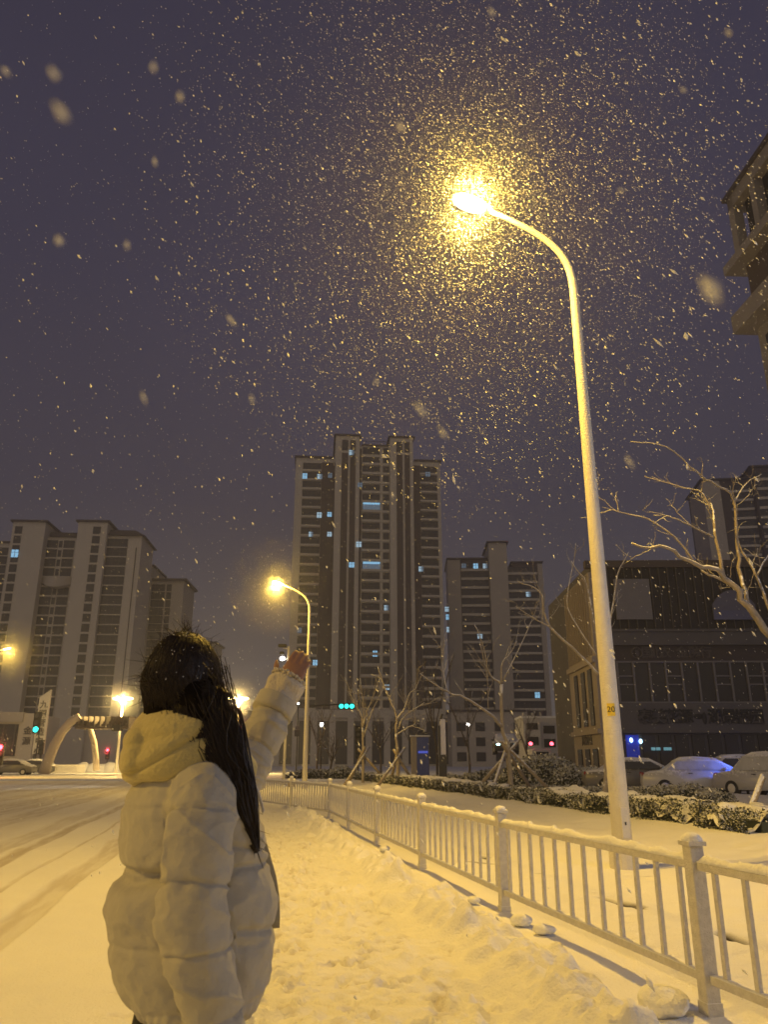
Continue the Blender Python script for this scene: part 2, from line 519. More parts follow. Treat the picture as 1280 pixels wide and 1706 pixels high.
rail = empty('railing', 'white steel pavement railing with snow piled along its top rail, running the whole kerb', 'railing', loc=(0, 0, 0))
ang = math.atan2(RD.y, RD.x)
pm = MB(); pm.box(-PW, PW, -PW, PW, -.05, .90); pm.box(-PW - .006, PW + .006, -PW - .006, PW + .006, -.05, .06)
pme = pm.mesh('post', M['galv'])
cm_ = MB(); cm_.box(-PW - .014, PW + .014, -PW - .014, PW + .014, .90, .925); cm_.loft([[(-PW - .01, -PW - .01, .925), (PW + .01, -PW - .01, .925), (PW + .01, PW + .01, .925), (-PW - .01, PW + .01, .925)], [(-.02, -.02, .955), (.02, -.02, .955), (.02, .02, .955), (-.02, .02, .955)]])
cme = cm_.mesh('cap', M['galv'])
sb = MB().blob((0, 0, 0), .062, .062, .046, 20, 12, .04, flat=-.004)
sme = sb.mesh('snow_cap', M['snow'], True)
for p in posts:
    o = put('post', pme, rail, p, (0, 0, ang))
    bv = o.modifiers.new('b', 'BEVEL'); bv.width = .007; bv.segments = 2
    put('cap', cme, o); s_ = put('snow_cap', sme, o, (0, 0, .930), (0, 0, random.random() * 6)); s_.scale = (random.uniform(.9, 1.05), random.uniform(.9, 1.05), random.uniform(.75, 1.1))
LP = 3.2 - 2 * PW
fm = MB(); fm.box(0, LP, -.024, .024, .765, .815); fm.box(0, LP, -.022, .022, .155, .205)
fme = fm.mesh('panel', M['galv'])
bm_ = MB().box(-.0175, .0175, -.0125, .0125, .20, .77); bme = bm_.mesh('baluster', M['galv'])
st = [snow_strip(LP, .034, .042).mesh('rail_snow', M['snow'], True) for _ in range(3)]
lo = [snow_strip(LP, .024, .012).mesh('rail_snow', M['snow'], True) for _ in range(1)]
for i in range(7):
    dv = (posts[i + 1] - posts[i]).normalized()
    a = posts[i] + dv * PW
    o = put('panel', fme, rail, a, (0, 0, math.atan2(dv.y, dv.x)))
    bv = o.modifiers.new('b', 'BEVEL'); bv.width = .006; bv.segments = 2
    for k in range(12):
        put('baluster', bme, o, loc=(LP * (k + .5) / 12, 0, 0))
    put('rail_snow', st[i % 3], o, loc=(0, 0, .812)); put('rail_snow', lo[0], o, loc=(0, 0, .203))

fp = [posts[7], posts[7] + Vector((-1.3, 2.8, 0)), posts[7] + Vector((-2.7, 5.6, 0)), posts[7] + Vector((-4.2, 8.4, 0)), posts[7] + Vector((-5.7, 11.2, 0))]
rail2 = empty('railing', 'paler far stretch of railing bending away behind the second lamp pole', 'railing')
rail2['label'] = 'far stretch of white railing that bends away toward the crossing'
for i, p in enumerate(fp):
    if i: o = put('post', pme, rail2, p, (0, 0, ang)); put('cap', cme, o); put('snow_cap', sme, o, (0, 0, .93))
for i in range(4):
    d = fp[i + 1] - fp[i]; L2 = d.length; a2 = math.atan2(d.y, d.x)
    mb = MB(); mb.box(.05, L2 - .05, -.024, .024, .765, .815); mb.box(.05, L2 - .05, -.022, .022, .155, .205)
    nb = 15
    for k in range(nb):
        x = L2 * (k + .5) / nb; mb.box(x - .025, x + .025, -.012, .012, .20, .77)
    o = mb.build('panel', M['paint'], rail2, loc=fp[i], rot=(0, 0, a2))
    snow_strip(L2 - .1, .034, .042, 60).build('rail_snow', M['snow'], o, True, loc=(.05, 0, .812))

# ================================================================== STREET LAMPS
def lamp_arm(h0=9.0, reach=1.41, top=10.29):
    pts = [(0, 0, z) for z in (0, 1.5, 3, 4.5, 6, 7.5, 8.6)]
    P0, P1, P2, P3 = Vector((0, 0, 8.9)), Vector((0, 0, 9.75)), Vector((-.45, 0, 9.95)), Vector((-reach, 0, top))
    for i in range(0, 13):
        t = i / 12
        pts.append(tuple(P0 * (1 - t) ** 3 + P1 * 3 * t * (1 - t) ** 2 + P2 * 3 * t * t * (1 - t) + P3 * t ** 3))
    return pts


def street_lamp(label, loc, az, energy, near=False, col=(1.0, .60, .085), lens=None, radius=.05):
    root = empty('street_lamp', label, 'street lamp', loc, az, 'curved arm street lamps along the road')
    pts = lamp_arm(); n = len(pts)
    rad = []
    for i, p in enumerate(pts):
        z = p[2]
        rad.append(.134 - .0072 * z if i < 7 else .070 - .030 * (i - 7) / 12)
    mb = MB().tube(pts, rad, 24 if near else 10)
    mb.build('pole', M['pole'], root, True)
    if near:
        ad_ = MB().box(-.055, .055, -.137, -.118, .42, .80).build('access_door', M['pole'], root, bevel=.006)
        MB().box(-.012, .012, -.142, -.136, .58, .62).build('lock', M['darkmetal'], ad_)
        for k in range(4):
            MB().tube([(.16 * math.cos(k * 1.571 + .78), .16 * math.sin(k * 1.571 + .78), .25), (.16 * math.cos(k * 1.571 + .78), .16 * math.sin(k * 1.571 + .78), .31)], .02, 6).build('anchor_bolt', M['darkmetal'], root)
    MB().tube([(0, 0, -.05), (0, 0, .25), (0, 0, .28)], [.19, .19, .15], 20).build('base_collar', M['pole'], root)
    tl = R(-11)
    hm_ = MB()
    rings = []
    for s, wy, hz_ in ((.12, .045, .04), (0, .06, .05), (-.12, .13, .06), (-.32, .17, .075), (-.55, .165, .06), (-.70, .11, .035), (-.75, .04, .015)):
        rings.append([(s, math.cos(a) * wy, max(-.02, math.sin(a) * hz_)) for a in [2 * math.pi * k / 16 for k in range(16)]])
    hm_.loft(rings)
    ho = hm_.build('lamp_head', M['galv'], root, True, loc=(-1.38, 0, 10.30), rot=(0, R(14), 0))
    lb = MB().blob((-.40, 0, -.03), .29, .155, .07, 20, 10)
    lo_ = lb.build('lens', lens or M['lens'], ho, True)
    l = bpy.data.lights.new('lamp_light', 'POINT'); l.energy = energy; l.color = col; l.shadow_soft_size = radius
    lo2 = bpy.data.objects.new('lamp_light', l); COL.objects.link(lo2); lo2.parent = root; lo2.location = (-1.82, -.28, 10.34)
    l.energy = energy * .40
    s2 = bpy.data.lights.new('lamp_beam', 'SPOT'); s2.energy = energy * .74; s2.color = col; s2.spot_size = R(164); s2.spot_blend = .75; s2.shadow_soft_size = radius
    lo3 = bpy.data.objects.new('lamp_beam', s2); COL.objects.link(lo3); lo3.parent = root; lo3.location = (-1.80, 0, 10.26); lo3.rotation_euler = (0, R(12), 0)
    lo_.visible_shadow = True
    return root

AZ = math.atan2(RN.y, RN.x)
b1 = gnd(1042, 1452)
lampA = street_lamp('tall snow-crusted street lamp glowing right behind the railing, the nearest one', (b1.x, b1.y, 0), AZ, E1, True)
# yellow pole sticker with a number
stk = MB()
for k in range(8):
    pass
a0 = -2.45
ring0 = []
zc = at(1020, 1183, b1.y).z
rr = .134 - .0072 * zc + .003
qs = [a0 + .9 * k / 10 for k in range(11)]
stk.add([(math.cos(a) * rr, math.sin(a) * rr, zc + dz) for dz in (-.085, .085) for a in qs], [(k, k + 1, 12 + k, 11 + k) for k in range(10)])
mst = mat('yellow_sticker', (.75, .55, .05), .6, .1, 10)
so = stk.build('number_sticker', mst, lampA, True)
tx = bpy.data.curves.new('digit', 'FONT'); tx.body = '20'; tx.size = .11; tx.align_x = 'CENTER'; tx.align_y = 'CENTER'
to = bpy.data.objects.new('digit_tmp', tx); COL.objects.link(to)
tme = bpy.data.meshes.new_from_object(to.evaluated_get(bpy.context.evaluated_depsgraph_get())); bpy.data.objects.remove(to)
tme.name = 'sticker_number'
for v in tme.vertices:
    a = a0 + .45 + v.co.x / rr
    v.co = Vector((math.cos(a) * (rr + .004), math.sin(a) * (rr + .004), zc + v.co.y))
tme.materials.clear(); tme.materials.append(M['black'])
put('sticker_number', tme, so)

street_lamp('second street lamp down the railing, its arm over the raised hand', (-3.96, 40.6, 0), AZ + R(3), E2, False, lens=M['lens_far'], radius=.15)
pl = at(15, 1080, 65)
street_lamp('lone lamp shining in front of the left apartment block', (pl.x - 2.1, 65, -.0), AZ + math.pi + R(0), E3, False, lens=M['lens_far'], radius=.2)
# unseen street lamp added outside the frame to light the near ground and coat
lb_ = uw(-13.0, 5.2)
added_lamp_loc = uw(3.0, -15.0)
street_lamp('unseen street lamp added across the road on the near left', (added_lamp_loc.x, added_lamp_loc.y, 0), AZ + math.pi, E4, False)

def double_lamp(label, px, py, Y, energy):
    p = at(px, py, Y)
    root = empty('double_lamp', label, 'street lamp', (p.x, Y, 0), 0, 'two headed lamps beyond the crossing')
    MB().tube([(0, 0, 0), (0, 0, p.z * .5), (0, 0, p.z)], [.16, .13, .09], 10).build('pole', M['pole'], root, True)
    for s in (-1, 1):
        MB().tube([(0, 0, p.z - .25), (s * .25, 0, p.z - .05), (s * .4, 0, p.z)], [.06, .05, .04], 8).build('arm', M['pole'], root, True)
        hd = MB().blob((s * .72, 0, p.z + .02), .5, .2, .12, 12, 8).build('lamp_head', M['galv'], root, True)
        MB().blob((s * .72, -.06, p.z - .07), .42, .24, .10, 12, 8).build('lens', M['lens_far'], hd, True)
    l = bpy.data.lights.new('lamp_light', 'POINT'); l.energy = energy; l.color = (1, .66, .20); l.shadow_soft_size = .3
    o = bpy.data.objects.new('lamp_light', l); COL.objects.link(o); o.parent = root; o.location = (0, -.5, p.z - .35)

double_lamp('two headed lamp to the left of the hair, above the footbridge beam', 205, 1163, 88, E5)
double_lamp('two headed lamp between the head and the raised arm', 397, 1163, 88, E5)

# ================================================================== FALLING SNOW
def flakes(P, size, name, label):
    n = len(P)
    axis = np.array([.50, -.10, -.86]); axis /= np.linalg.norm(axis)
    base = np.array([[1, 0, 0], [0, 1, 0], [-1, 0, 0], [0, -1, 0], [0, 0, 1.], [0, 0, -1.]])
    F_ = np.array([[0, 1, 4], [1, 2, 4], [2, 3, 4], [3, 0, 4], [1, 0, 5], [2, 1, 5], [3, 2, 5], [0, 3, 5]])
    jit = 1 + .55 * (rng.random((n, 6, 1)) - .5)
    ax = axis + .16 * rng.normal(size=(n, 3)); ax /= np.linalg.norm(ax, axis=1)[:, None]
    t = rng.normal(size=(n, 3)); a = np.cross(ax, t); a /= np.linalg.norm(a, axis=1)[:, None]; b = np.cross(ax, a)
    fr = np.stack([a, b, ax], 1)
    loc = base[None] * jit * size[:, None, None]
    loc[:, :, 2] *= (1.3 + 2.3 * rng.random(n))[:, None]
    loc[:, :, 1] *= .8
    co = np.einsum('nvi,nij->nvj', loc, fr) + P[:, None, :]
    fc = (F_[None] + 6 * np.arange(n)[:, None, None]).reshape(-1, 3)
    me = bpy.data.meshes.new(name)
    me.vertices.add(n * 6); me.vertices.foreach_set('co', co.astype(np.float32).ravel())
    me.loops.add(fc.size); me.loops.foreach_set('vertex_index', fc.astype(np.int32).ravel())
    me.polygons.add(len(fc)); me.polygons.foreach_set('loop_start', np.arange(0, fc.size, 3, dtype=np.int32))
    me.polygons.foreach_set('use_smooth', np.ones(len(fc), bool))
    me.materials.append(M['flake']); me.update(); me.validate()
    return tag(put(name, me), label, 'snow', kind='stuff')

fm_ = bpy.data.materials.new('snowflake'); fm_.use_nodes = True
n_, l_ = fm_.node_tree.nodes, fm_.node_tree.links
n_.remove(n_['Principled BSDF'])
d_ = n_.new('ShaderNodeBsdfDiffuse'); d_.inputs[0].default_value = (.92, .93, .95, 1)
t_ = n_.new('ShaderNodeBsdfTranslucent'); t_.inputs[0].default_value = (.92, .93, .95, 1)
x_ = n_.new('ShaderNodeMixShader'); x_.inputs[0].default_value = .5
l_.new(d_.outputs[0], x_.inputs[1]); l_.new(t_.outputs[0], x_.inputs[2]); l_.new(x_.outputs[0], n_['Material Output'].inputs['Surface'])
M['flake'] = fm_
L1 = Vector((b1.x, b1.y, 0)) + Vector((-1.8 * math.cos(AZ), -1.8 * math.sin(AZ), 10.38))
# even snowfall in the whole air in front of and beside the camera
nA = 27000
P = np.stack([rng.uniform(-16, 16, nA), rng.uniform(-2, 26, nA), rng.uniform(.2, 20, nA)], 1)
r_ = np.linalg.norm(P - np.array(CAM), axis=1)
P = P[(r_ > 3.3)]
flakes(P, np.clip(rng.lognormal(math.log(.0062), .4, len(P)), 0, .013), 'falling_snow', 'snowflakes drifting down through the night air')
nB = 22000  # denser round the lamp, for the many flakes its light picks out
q = rng.normal(size=(nB, 3)); q /= np.linalg.norm(q, axis=1)[:, None]
rad_ = .25 + 5.2 * rng.random(nB) ** .75
P = np.array(L1) + q * rad_[:, None] * np.array([1, 1, 1.0])
P = P[(np.linalg.norm(P - np.array(CAM), axis=1) > 2) & (P[:, 2] > .3)]
flakes(P, rng.lognormal(math.log(.0050), .35, len(P)), 'halo_snow', 'extra snowflakes packed in the light of the nearest lamp')
def glow_snow(c, n, r0, r1, pw, size, label):  # extra fine flakes added round a light to build its halo
    q = rng.normal(size=(n, 3)); q /= np.linalg.norm(q, axis=1)[:, None]
    flakes(np.array(list(c)) + q * (r0 + r1 * rng.random(n) ** pw)[:, None], rng.lognormal(math.log(size), .3, n), 'halo_snow', label)

glow_snow(L1, 80000, .28, 3.8, .95, .0014, 'powdery snow added to form the halo of the nearest lamp head')
glow_snow(L1, 1500, .2, 1.6, .8, .0030, 'fine snow added to the halo of the nearest lamp head')
hd2 = Vector((-3.96 - 1.9 * math.cos(AZ + R(3)), 40.6 - 1.9 * math.sin(AZ + R(3)), 10.2))
glow_snow(hd2, 9000, .15, 2.6, 1.0, .0042, 'snow added to make the glow round the second lamp head')
glow_snow((pl.x, 65, pl.z - .1), 7000, .2, 2.6, 1.0, .0062, 'snow added to make the glow round the lone lamp at the left')
for px_, lab_ in ((205, 'snow added to make the glow round the two headed lamp left of the hair'), (397, 'snow added to make the glow round the two headed lamp by the raised arm')):
    g_ = at(px_, 1163, 87.4); glow_snow((g_.x, g_.y, g_.z - .2), 5000, .2, 2.1, 1.0, .0070, lab_)
# a few big flakes close to the lens, out of focus
big = [(1186, 487, .55, .0105), (102, 188, .6, .008), (88, 122, .7, .007), (256, 112, .9, .007), (702, 684, .8, .0065), (740, 722, .9, .0055), (98, 402, .9, .0065), (211, 408, 1.0, .007), (385, 533, 1.1, .008),
       (628, 636, 1.0, .005), (8, 118, 1.0, .007), (1216, 55, 1.1, .006), (1035, 318, 1.1, .006), (805, 720, 1.2, .006), (240, 664, 1.0, .006), (258, 270, 1.2, .006), (1140, 150, 1.2, .005), (820, 20, 1.1, .005), (668, 212, 1.0, .006), (300, 160, .9, .006), (1050, 770, 1.0, .006), (420, 666, 1.1, .006)]
P = np.array([list(at(x, y, .45 * d * ray(x, y).y / ray(x, y).length)) for x, y, d, s in big])
flakes(P, np.array([s * .24 for *_, s in big]), 'close_snow', 'large snowflakes drifting close to the viewer')

# ================================================================== CAMERA
cd = bpy.data.cameras.new('camera'); co_ = bpy.data.objects.new('camera', cd); COL.objects.link(co_)
co_.location = CAM; co_.rotation_euler = (math.pi / 2 + PITCH, 0, 0)
cd.sensor_fit = 'VERTICAL'; cd.sensor_height = 36; cd.lens = FPX / 1706 * 36
cd.clip_end = 4000; cd.clip_start = .05
cd.dof.use_dof = True; cd.dof.focus_distance = 4.5; cd.dof.aperture_fstop = 6.3
S.camera = co_
S.view_settings.view_transform = 'Standard'; S.view_settings.look = 'None'; S.view_settings.gamma = 1; S.view_settings.exposure = EXPO
S.cycles.use_denoising = True
S.cycles.max_bounces = 6; S.cycles.diffuse_bounces = 4; S.cycles.volume_bounces = 0
S.cycles.sample_clamp_indirect = 6.0
S.cycles.caustics_reflective = False; S.cycles.caustics_refractive = False
S.cycles.blur_glossy = 1.0

sun = bpy.data.lights.new('night_glow', 'SUN'); sun.energy = SUN; sun.angle = R(70); sun.color = (1.0, .80, .55)  # weak, very soft sun added as fill for facades and shadows
so = bpy.data.objects.new('night_glow', sun); COL.objects.link(so); so.rotation_euler = Vector((.10, .80, -.52)).to_track_quat('-Z', 'Y').to_euler()
# ================================================================== BUILDINGS
def unit_pane(name, w, h_, m, depth=.06):
    return MB().box(-w / 2, w / 2, -depth, .0, -h_ / 2, h_ / 2).mesh(name, m)


def text_mesh(body, size, m, depth=.03, bold=0.0):
    c = bpy.data.curves.new('writing', 'FONT'); c.body = body; c.size = size; c.align_x = 'CENTER'; c.align_y = 'CENTER'; c.extrude = depth / 2; c.offset = bold
    o = bpy.data.objects.new('tmp', c); COL.objects.link(o)
    me = bpy.data.meshes.new_from_object(o.evaluated_get(bpy.context.evaluated_depsgraph_get()))
    bpy.data.objects.remove(o); me.materials.clear(); me.materials.append(m); me.name = 'writing'
    return me


def lit_set(root, spots, w, h_, dim=False):
    me = MB()
    me.box(-w / 2, w / 2, -.05, .02, -h_ / 2, h_ / 2, 0)
    me.box(-.05, .05, -.09, -.04, -h_ / 2, h_ / 2, 1); me.box(-w / 2, w / 2, -.09, -.04, h_ * .12, h_ * .12 + .09, 1)
    # some rooms have half drawn curtains
    half = MB(); half.box(-w / 2, w * .12, -.05, .02, -h_ / 2, h_ / 2, 0); half.box(w * .121, w / 2, -.04, .02, -h_ / 2, h_ / 2, 2)
    half.box(-.05, .05, -.09, -.051, -h_ / 2, h_ / 2, 1); half.box(-w / 2, w / 2, -.09, -.051, h_ * .12, h_ * .12 + .09, 1)
    kinds = [me.mesh('lit_window', [M['win_dim' if dim else 'win_lit'], M['frame']]), half.mesh('lit_window', [M['win_dim' if dim else 'win_pale'], M['frame'], M['win_dim']]), me.mesh('lit_window', [M['win_dim' if dim else 'win_pale'], M['frame']])]
    for k, (x, y, z) in enumerate(spots):
        put('lit_window', kinds[k * 7 % 3], root, (x, y, z), scale=(random.uniform(.85, 1.1), 1, random.uniform(.9, 1.1)))


class Tower:
    def __init__(s, label, loc, rz):
        s.root = empty('apartment_tower', label, 'apartment tower', loc, rz, 'apartment towers across the intersection')
        s.loc = Vector(loc); s.rz = rz

    def local(s, px, py, y=0.0):
        """the facade point (at local depth y) that shows at this pixel"""
        d = ray(px, py)
        n = Vector((-math.sin(s.rz), math.cos(s.rz), 0)); p0 = s.loc + n * y
        t = (p0 - CAM).dot(n) / d.dot(n); q = CAM + d * t - s.loc
        return (q.x * math.cos(s.rz) + q.y * math.sin(s.rz), q.z)

    def cols(s, x0, x1, z0, z1, n, hgt, m='glass', y=-.05, name='window', frame=True, limit=100, sill=None):
        """one window per floor between z0 and z1; the flush panes stand in a shallow frame"""
        w = x1 - x0; fl = (z1 - z0) / n
        mb = MB()
        mb.box(-w / 2, w / 2, -.02, .25, -hgt / 2, hgt / 2, 0)
        if frame:
            k = max(1, int(round(w / 1.5)))
            for i in range(k + 1):
                x = -w / 2 + w * i / k; mb.box(x - .035, x + .035, -.06, -.018, -hgt / 2, hgt / 2, 1)
            mb.box(-w / 2, w / 2, -.06, -.018, .15, .22, 1)
        mesh = mb.mesh(name, [M[m], M['dark_fr']])
        sl = None
        if sill: sl = MB().box(-w / 2 - .1, w / 2 + .1, -sill, .2, -hgt / 2 - (fl - hgt) * .75, -hgt / 2 - .03).mesh('spandrel', M['wall_l'])
        for i in range(n):
            z = z0 + fl * (i + .5)
            o = put(name, mesh, s.root, ((x0 + x1) / 2, y, z))
            if sl: put('spandrel', sl, o)
        return [(z0 + fl * (i + .5)) for i in range(n)]


M['dark_fr'] = mat('dark_frame', (.10, .09, .085), .6, .1, 2)

def cornice(mb, x0, x1, y0, y1, z, over=.5, th=.45, mi=0):
    mb.box(x0 - over, x1 + over, y0 - over, y1 + over, z, z + th, mi)

# ---- central tower
D = 210.0
t = Tower('tallest apartment tower, twin pale shafts and many blue lit windows', ((612 - 640) * D / 1249, D, 0), R(5))
sc = D / 1249
def lx(px): return t.local(px, 950)[0]
zt = lambda py, px=612: t.local(px, py)[1]
Zw, Zs, Zc, Zp = zt(760, 525), zt(729, 575), zt(742, 620), zt(1187)
Z0 = Zp + .8
xs = [lx(p) for p in (486, 499, 531, 555, 566, 577, 580.5, 590, 597, 603, 633, 638.5, 650, 661, 671.5, 675, 684, 690, 704, 733, 739)]
X0, X1, X2, X3, X4, X5, X6, X7, X8, X9, X10, X11, X12, X13, X14, X15, X16, X17, X18, X19, X20 = xs
w = MB()
w.box(X0, X3, 1.5, 16, Z0, Zw); w.box(X17, X20, 1.5, 16, Z0, Zw)
w.box(X8, X12, .6, 16.2, Z0, Zc)
w.box(X3, X8, -1.2, 15, Z0, Zs); w.box(X12, X17, -1.2, 15, Z0, Zs)
w.build('wall', M['wall_l'], t.root)
b = MB(); b.box(X2 + .1, X3, 1.2, 1.498, Z0, Zw - 1.4); b.box(X17, X18 - .1, 1.2, 1.498, Z0, Zw - 1.4); b.build('brown_wall', M['wall_b'], t.root)
b = MB()
for a, c in ((X4, X5), (X6, X7), (X13, X14), (X15, X16)):
    b.box(a, c, -1.32, -1.197, Z0, Zs - 5.4); b.box(a, c, -1.32, -1.197, Zs - 4.6, Zs - 1.3)
b.build('dark_strip', M['wall_b'], t.root)
b = MB()
for a, c in ((X4, X5), (X6, X7), (X13, X14), (X15, X16)):
    b.box(a + .25, c - .25, -1.36, -1.317, Zs - 4.4, Zs - 1.6)
b.build('attic_window', M['glass'], t.root)
r = MB(); cornice(r, X3, X8, -1.2, 15, Zs); cornice(r, X12, X17, -1.2, 15, Zs); r.box(X0 - .4, X3 - .6, 1.0, 16.3, Zw, Zw + .5); r.box(X17 + .6, X20 + .4, 1.0, 16.3, Zw, Zw + .5)
r.box(X8 + .6, X12 - .6, .2, 16.5, Zc, Zc + .4)
r.box(X0 + 4, X0 + 7.5, 6, 10, Zw + .5, Zw + 2.4); r.box(X18 + 1, X18 + 4.2, 6, 10, Zw + .5, Zw + 2.0)
for k in range(9):
    x = X8 + .9 + (X12 - X8 - 1.8) * k / 8; r.box(x - .06, x + .06, .5, .6, Zc + .4, Zc + 1.5)
r.box(X8 + .7, X12 - .7, .48, .62, Zc + 1.5, Zc + 1.6)
r.build('roof_edge', M['roof'], t.root)
nfl = 25
rw = t.cols(X1, X2, Z0, Zw - 1.2, nfl, 2.05, y=1.44, sill=.35)
t.cols(X9, X10, Z0, Zc - 3.0, nfl, 1.95, y=.54, name='balcony_window', sill=.55)
t.cols(X11, X12 - .2, Z0, Zc - 3.0, nfl, 1.95, y=.54, name='kitchen_window', sill=.3)
t.cols(X18, X19, Z0, Zw - 1.2, nfl, 2.05, y=1.44, name='side_window', sill=.35)
b = MB(); b.box(X8 + .1, X9 - .3, .46, .598, Z0, Zc - 1.0); b.build('dark_recess', M['wall_b'], t.root)
b = MB(); b.box(X9, X10, .50, .598, Zc - 2.6, Zc - .5); b.box(X11, X12 - .4, .50, .598, Zc - 2.6, Zc - .5); b.build('parapet_opening', M['glass'], t.root)
L_ = []
for px, py in ((508, 793), (533, 794), (550, 792), (532, 858), (549, 857), (518, 890), (549, 890), (525, 1104), (497, 1104), (499, 1050)):
    x, z = t.local(px, py, 1.1); L_.append((x, 1.1, z))
for px, py in ((586, 754), (600, 808), (598, 907), (586, 941)):
    x, z = t.local(px, py, -1.4); L_.append((x, -1.4, z))
for px, py in ((644, 1013), (645, 1145), (625, 1089), (647, 1187)):
    x, z = t.local(px, py, .4); L_.append((x, .4, z))
for px, py in ((702, 948), (713, 790)):
    x, z = t.local(px, py, 1.1); L_.append((x, 1.1, z))
lit_set(t.root, L_[:2] + L_[3:8] + L_[10:11] + L_[12:17] + L_[18:19], 1.35, 1.5)
lit_set(t.root, [L_[2], L_[8], L_[9], L_[11], L_[17], L_[19]], 1.3, 1.4, True)
for px, py in ((619, 839), (619, 938)):
    x, z = t.local(px, py, .45)
    MB().box(-2.4, 2.4, -.08, .02, -.28, .28).build('lit_balcony_ceiling', M['win_lit'], t.root, loc=(x, .36, z))
    MB().box(-2.5, 2.5, -.03, .02, -1.0, .5).build('lit_balcony_glazing', M['win_dim'], t.root, loc=(x, .43, z - .8))
# podium
pd = MB()
pa, pb_, = t.local(430, 1230, -8)[0], t.local(765, 1230, -8)[0]
pd.box(pa, pb_, -8, 16, 0, Zp); pd.box(pa - .4, pb_ + .4, -8.6, 16.2, Zp - 1.8, Zp + .2)
for k in range(12):
    x = pa + (pb_ - pa) * k / 11; pd.box(x - .8, x + .8, -8.7, -7.9, 0, Zp - 1.8)
pd.build('podium', M['wall_l'], t.root)
g = MB()
for k in range(11):
    x = pa + (pb_ - pa) * (k + .5) / 11; g.box(x - 1.9, x + 1.9, -8.12, -8.003, .5, Zp - 2.6)
g.build('podium_glazing', M['glass'], t.root)

# ---- right of centre
D = 230.0
t = Tower('mid height apartment tower between the tallest tower and the dark commercial block', ((825 - 640) * D / 1250, D, 0), R(-2))
Zl, Zs, Zr = t.local(780, 932)[1], t.local(833, 908)[1], t.local(880, 938)[1]
a0, a1, a2, a3, a4, a5 = [t.local(p, 980)[0] for p in (748, 768, 816, 856, 898, 905)]
w = MB(); w.box(a0, a2, 0, 16, 0, Zl); w.box(a3, a5, 0, 16, 0, Zr); w.build('wall', M['wall_b'], t.root)
w = MB(); w.box(a2, a3 - 1.8, -2.5, 13, 0, Zs); w.box(a0 - .2, a1, -.4, 12, 0, Zl - .3); w.box(a4, a5 + .2, -.3, 12, 0, Zr - .3); w.build('shaft', M['wall_l2'], t.root)
r = MB(); cornice(r, a0, a2 - .6, 0, 16, Zl); cornice(r, a2, a3 - 1.8, -2.5, 13, Zs, .6); cornice(r, a3, a5, 0, 16, Zr); r.build('roof_edge', M['roof'], t.root)
t.cols(a1 + .3, a2 - .3, 10, Zl - .8, 18, 1.75, y=-.1, sill=.5)
t.cols(a3 - 1.5, a4 - .3, 10, Zr - .8, 18, 1.75, y=-.1, name='side_window', sill=.5)
L_ = [(*t.local(px, py, -.3), 0) for px, py in ((793, 943), (809, 943), (746, 1015), (747, 1028), (748, 1049), (800, 1060), (896, 1158), (881, 990))]
lit_set(t.root, [(x, -.32, z) for x, z, _ in L_], 1.5, 1.5)
lit_set(t.root, [(t.local(773, 943)[0], -.32, t.local(773, 943)[1])], 1.3, 1.3, True)

# ---- far right tower behind the commercial block
D = 200.0
t = Tower('dark apartment tower half hidden behind the commercial block and the bare tree', ((1230 - 640) * D / 1240, D, 0), R(-8))
Zl, Zs = t.local(1215, 800)[1], t.local(1262, 782)[1]
a0, a1, a2, a3 = [t.local(p, 860)[0] for p in (1178, 1222, 1262, 1330)]
w = MB(); w.box(a0, a2, 0, 16, 0, Zl); w.box(a2, a3, -1.5, 16, 0, Zs); w.build('wall', M['wall_b'], t.root)
w = MB(); w.box(a0 - .2, a0 + 4.4, -.5, 14, 0, Zl - .2); w.build('shaft', M['wall_l2'], t.root)
r = MB(); cornice(r, a0, a2 - .8, 0, 16, Zl, .7); cornice(r, a2, a3, -1.5, 16, Zs, .7); r.build('roof_edge', M['roof'], t.root)
t.cols(a1, a2 - .5, 12, Zl - 1, 24, 1.7, y=-.1, sill=.5)
t.cols(a2 + .6, a3 - .5, 12, Zs - 1, 24, 1.7, y=-1.6, name='side_window', sill=.4)

# ---- left group
D = 185.0
t = Tower('wide left apartment block with two tall stair shafts and a curved bridge balcony between them', ((100 - 640) * D / 1240, D, 0), R(4))
c = lambda p, y=0: t.local(p, 960, y)[0]
px2 = lambda p, y=0.0: t.local(p, 900, y)[0]
Zs = t.local(60, 870, -1.5)[1]; Zm = t.local(100, 893)[1]; Zr = t.local(205, 893)[1]; Zs2 = t.local(160, 870, -1.5)[1]
x0, x1, x2, x3, x4, x5, x6 = px2(-60), px2(17, -1.5), px2(72, -1.5), px2(127, -1.5), px2(176, -1.5), px2(176), px2(236)
w = MB()
w.box(x0, x1, .5, 15, 0, Zm - 2); w.box(x2, x3, 1.2, 15, 0, Zm); w.box(x5, x6, 0, 13, 0, Zr)
w.box(x1, x2, -1.5, 14, 0, Zs); w.box(x3, x4, -1.5, 14, 0, Zs2)
w.build('wall', M['wall_l'], t.root)
r = MB(); cornice(r, x0, x1 - .6, .5, 15, Zm - 2, .5); cornice(r, x1, x2, -1.5, 14, Zs, .55); cornice(r, x3, x4, -1.5, 14, Zs2, .55); r.box(x2 + .6, x3 - .6, .6, 15.5, Zm, Zm + 1.1)
r.loft([[(x5 + .6, -.9, Zr), (x6 + .9, -.9, Zr), (x6 + .9, 13.8, Zr), (x5 + .6, 13.8, Zr)], [(x5 + .6, 1, Zr + 1.8), (x6 - 2, 1, Zr + 1.8), (x6 - 2, 12, Zr + 1.8), (x5 + .6, 12, Zr + 1.8)]])
r.build('roof_edge', M['roof'], t.root)
nl = 19
zb = 8.5
t.cols(px2(178.5), px2(213), zb, Zr - .6, nl, 2.1, y=-.06, sill=.25)
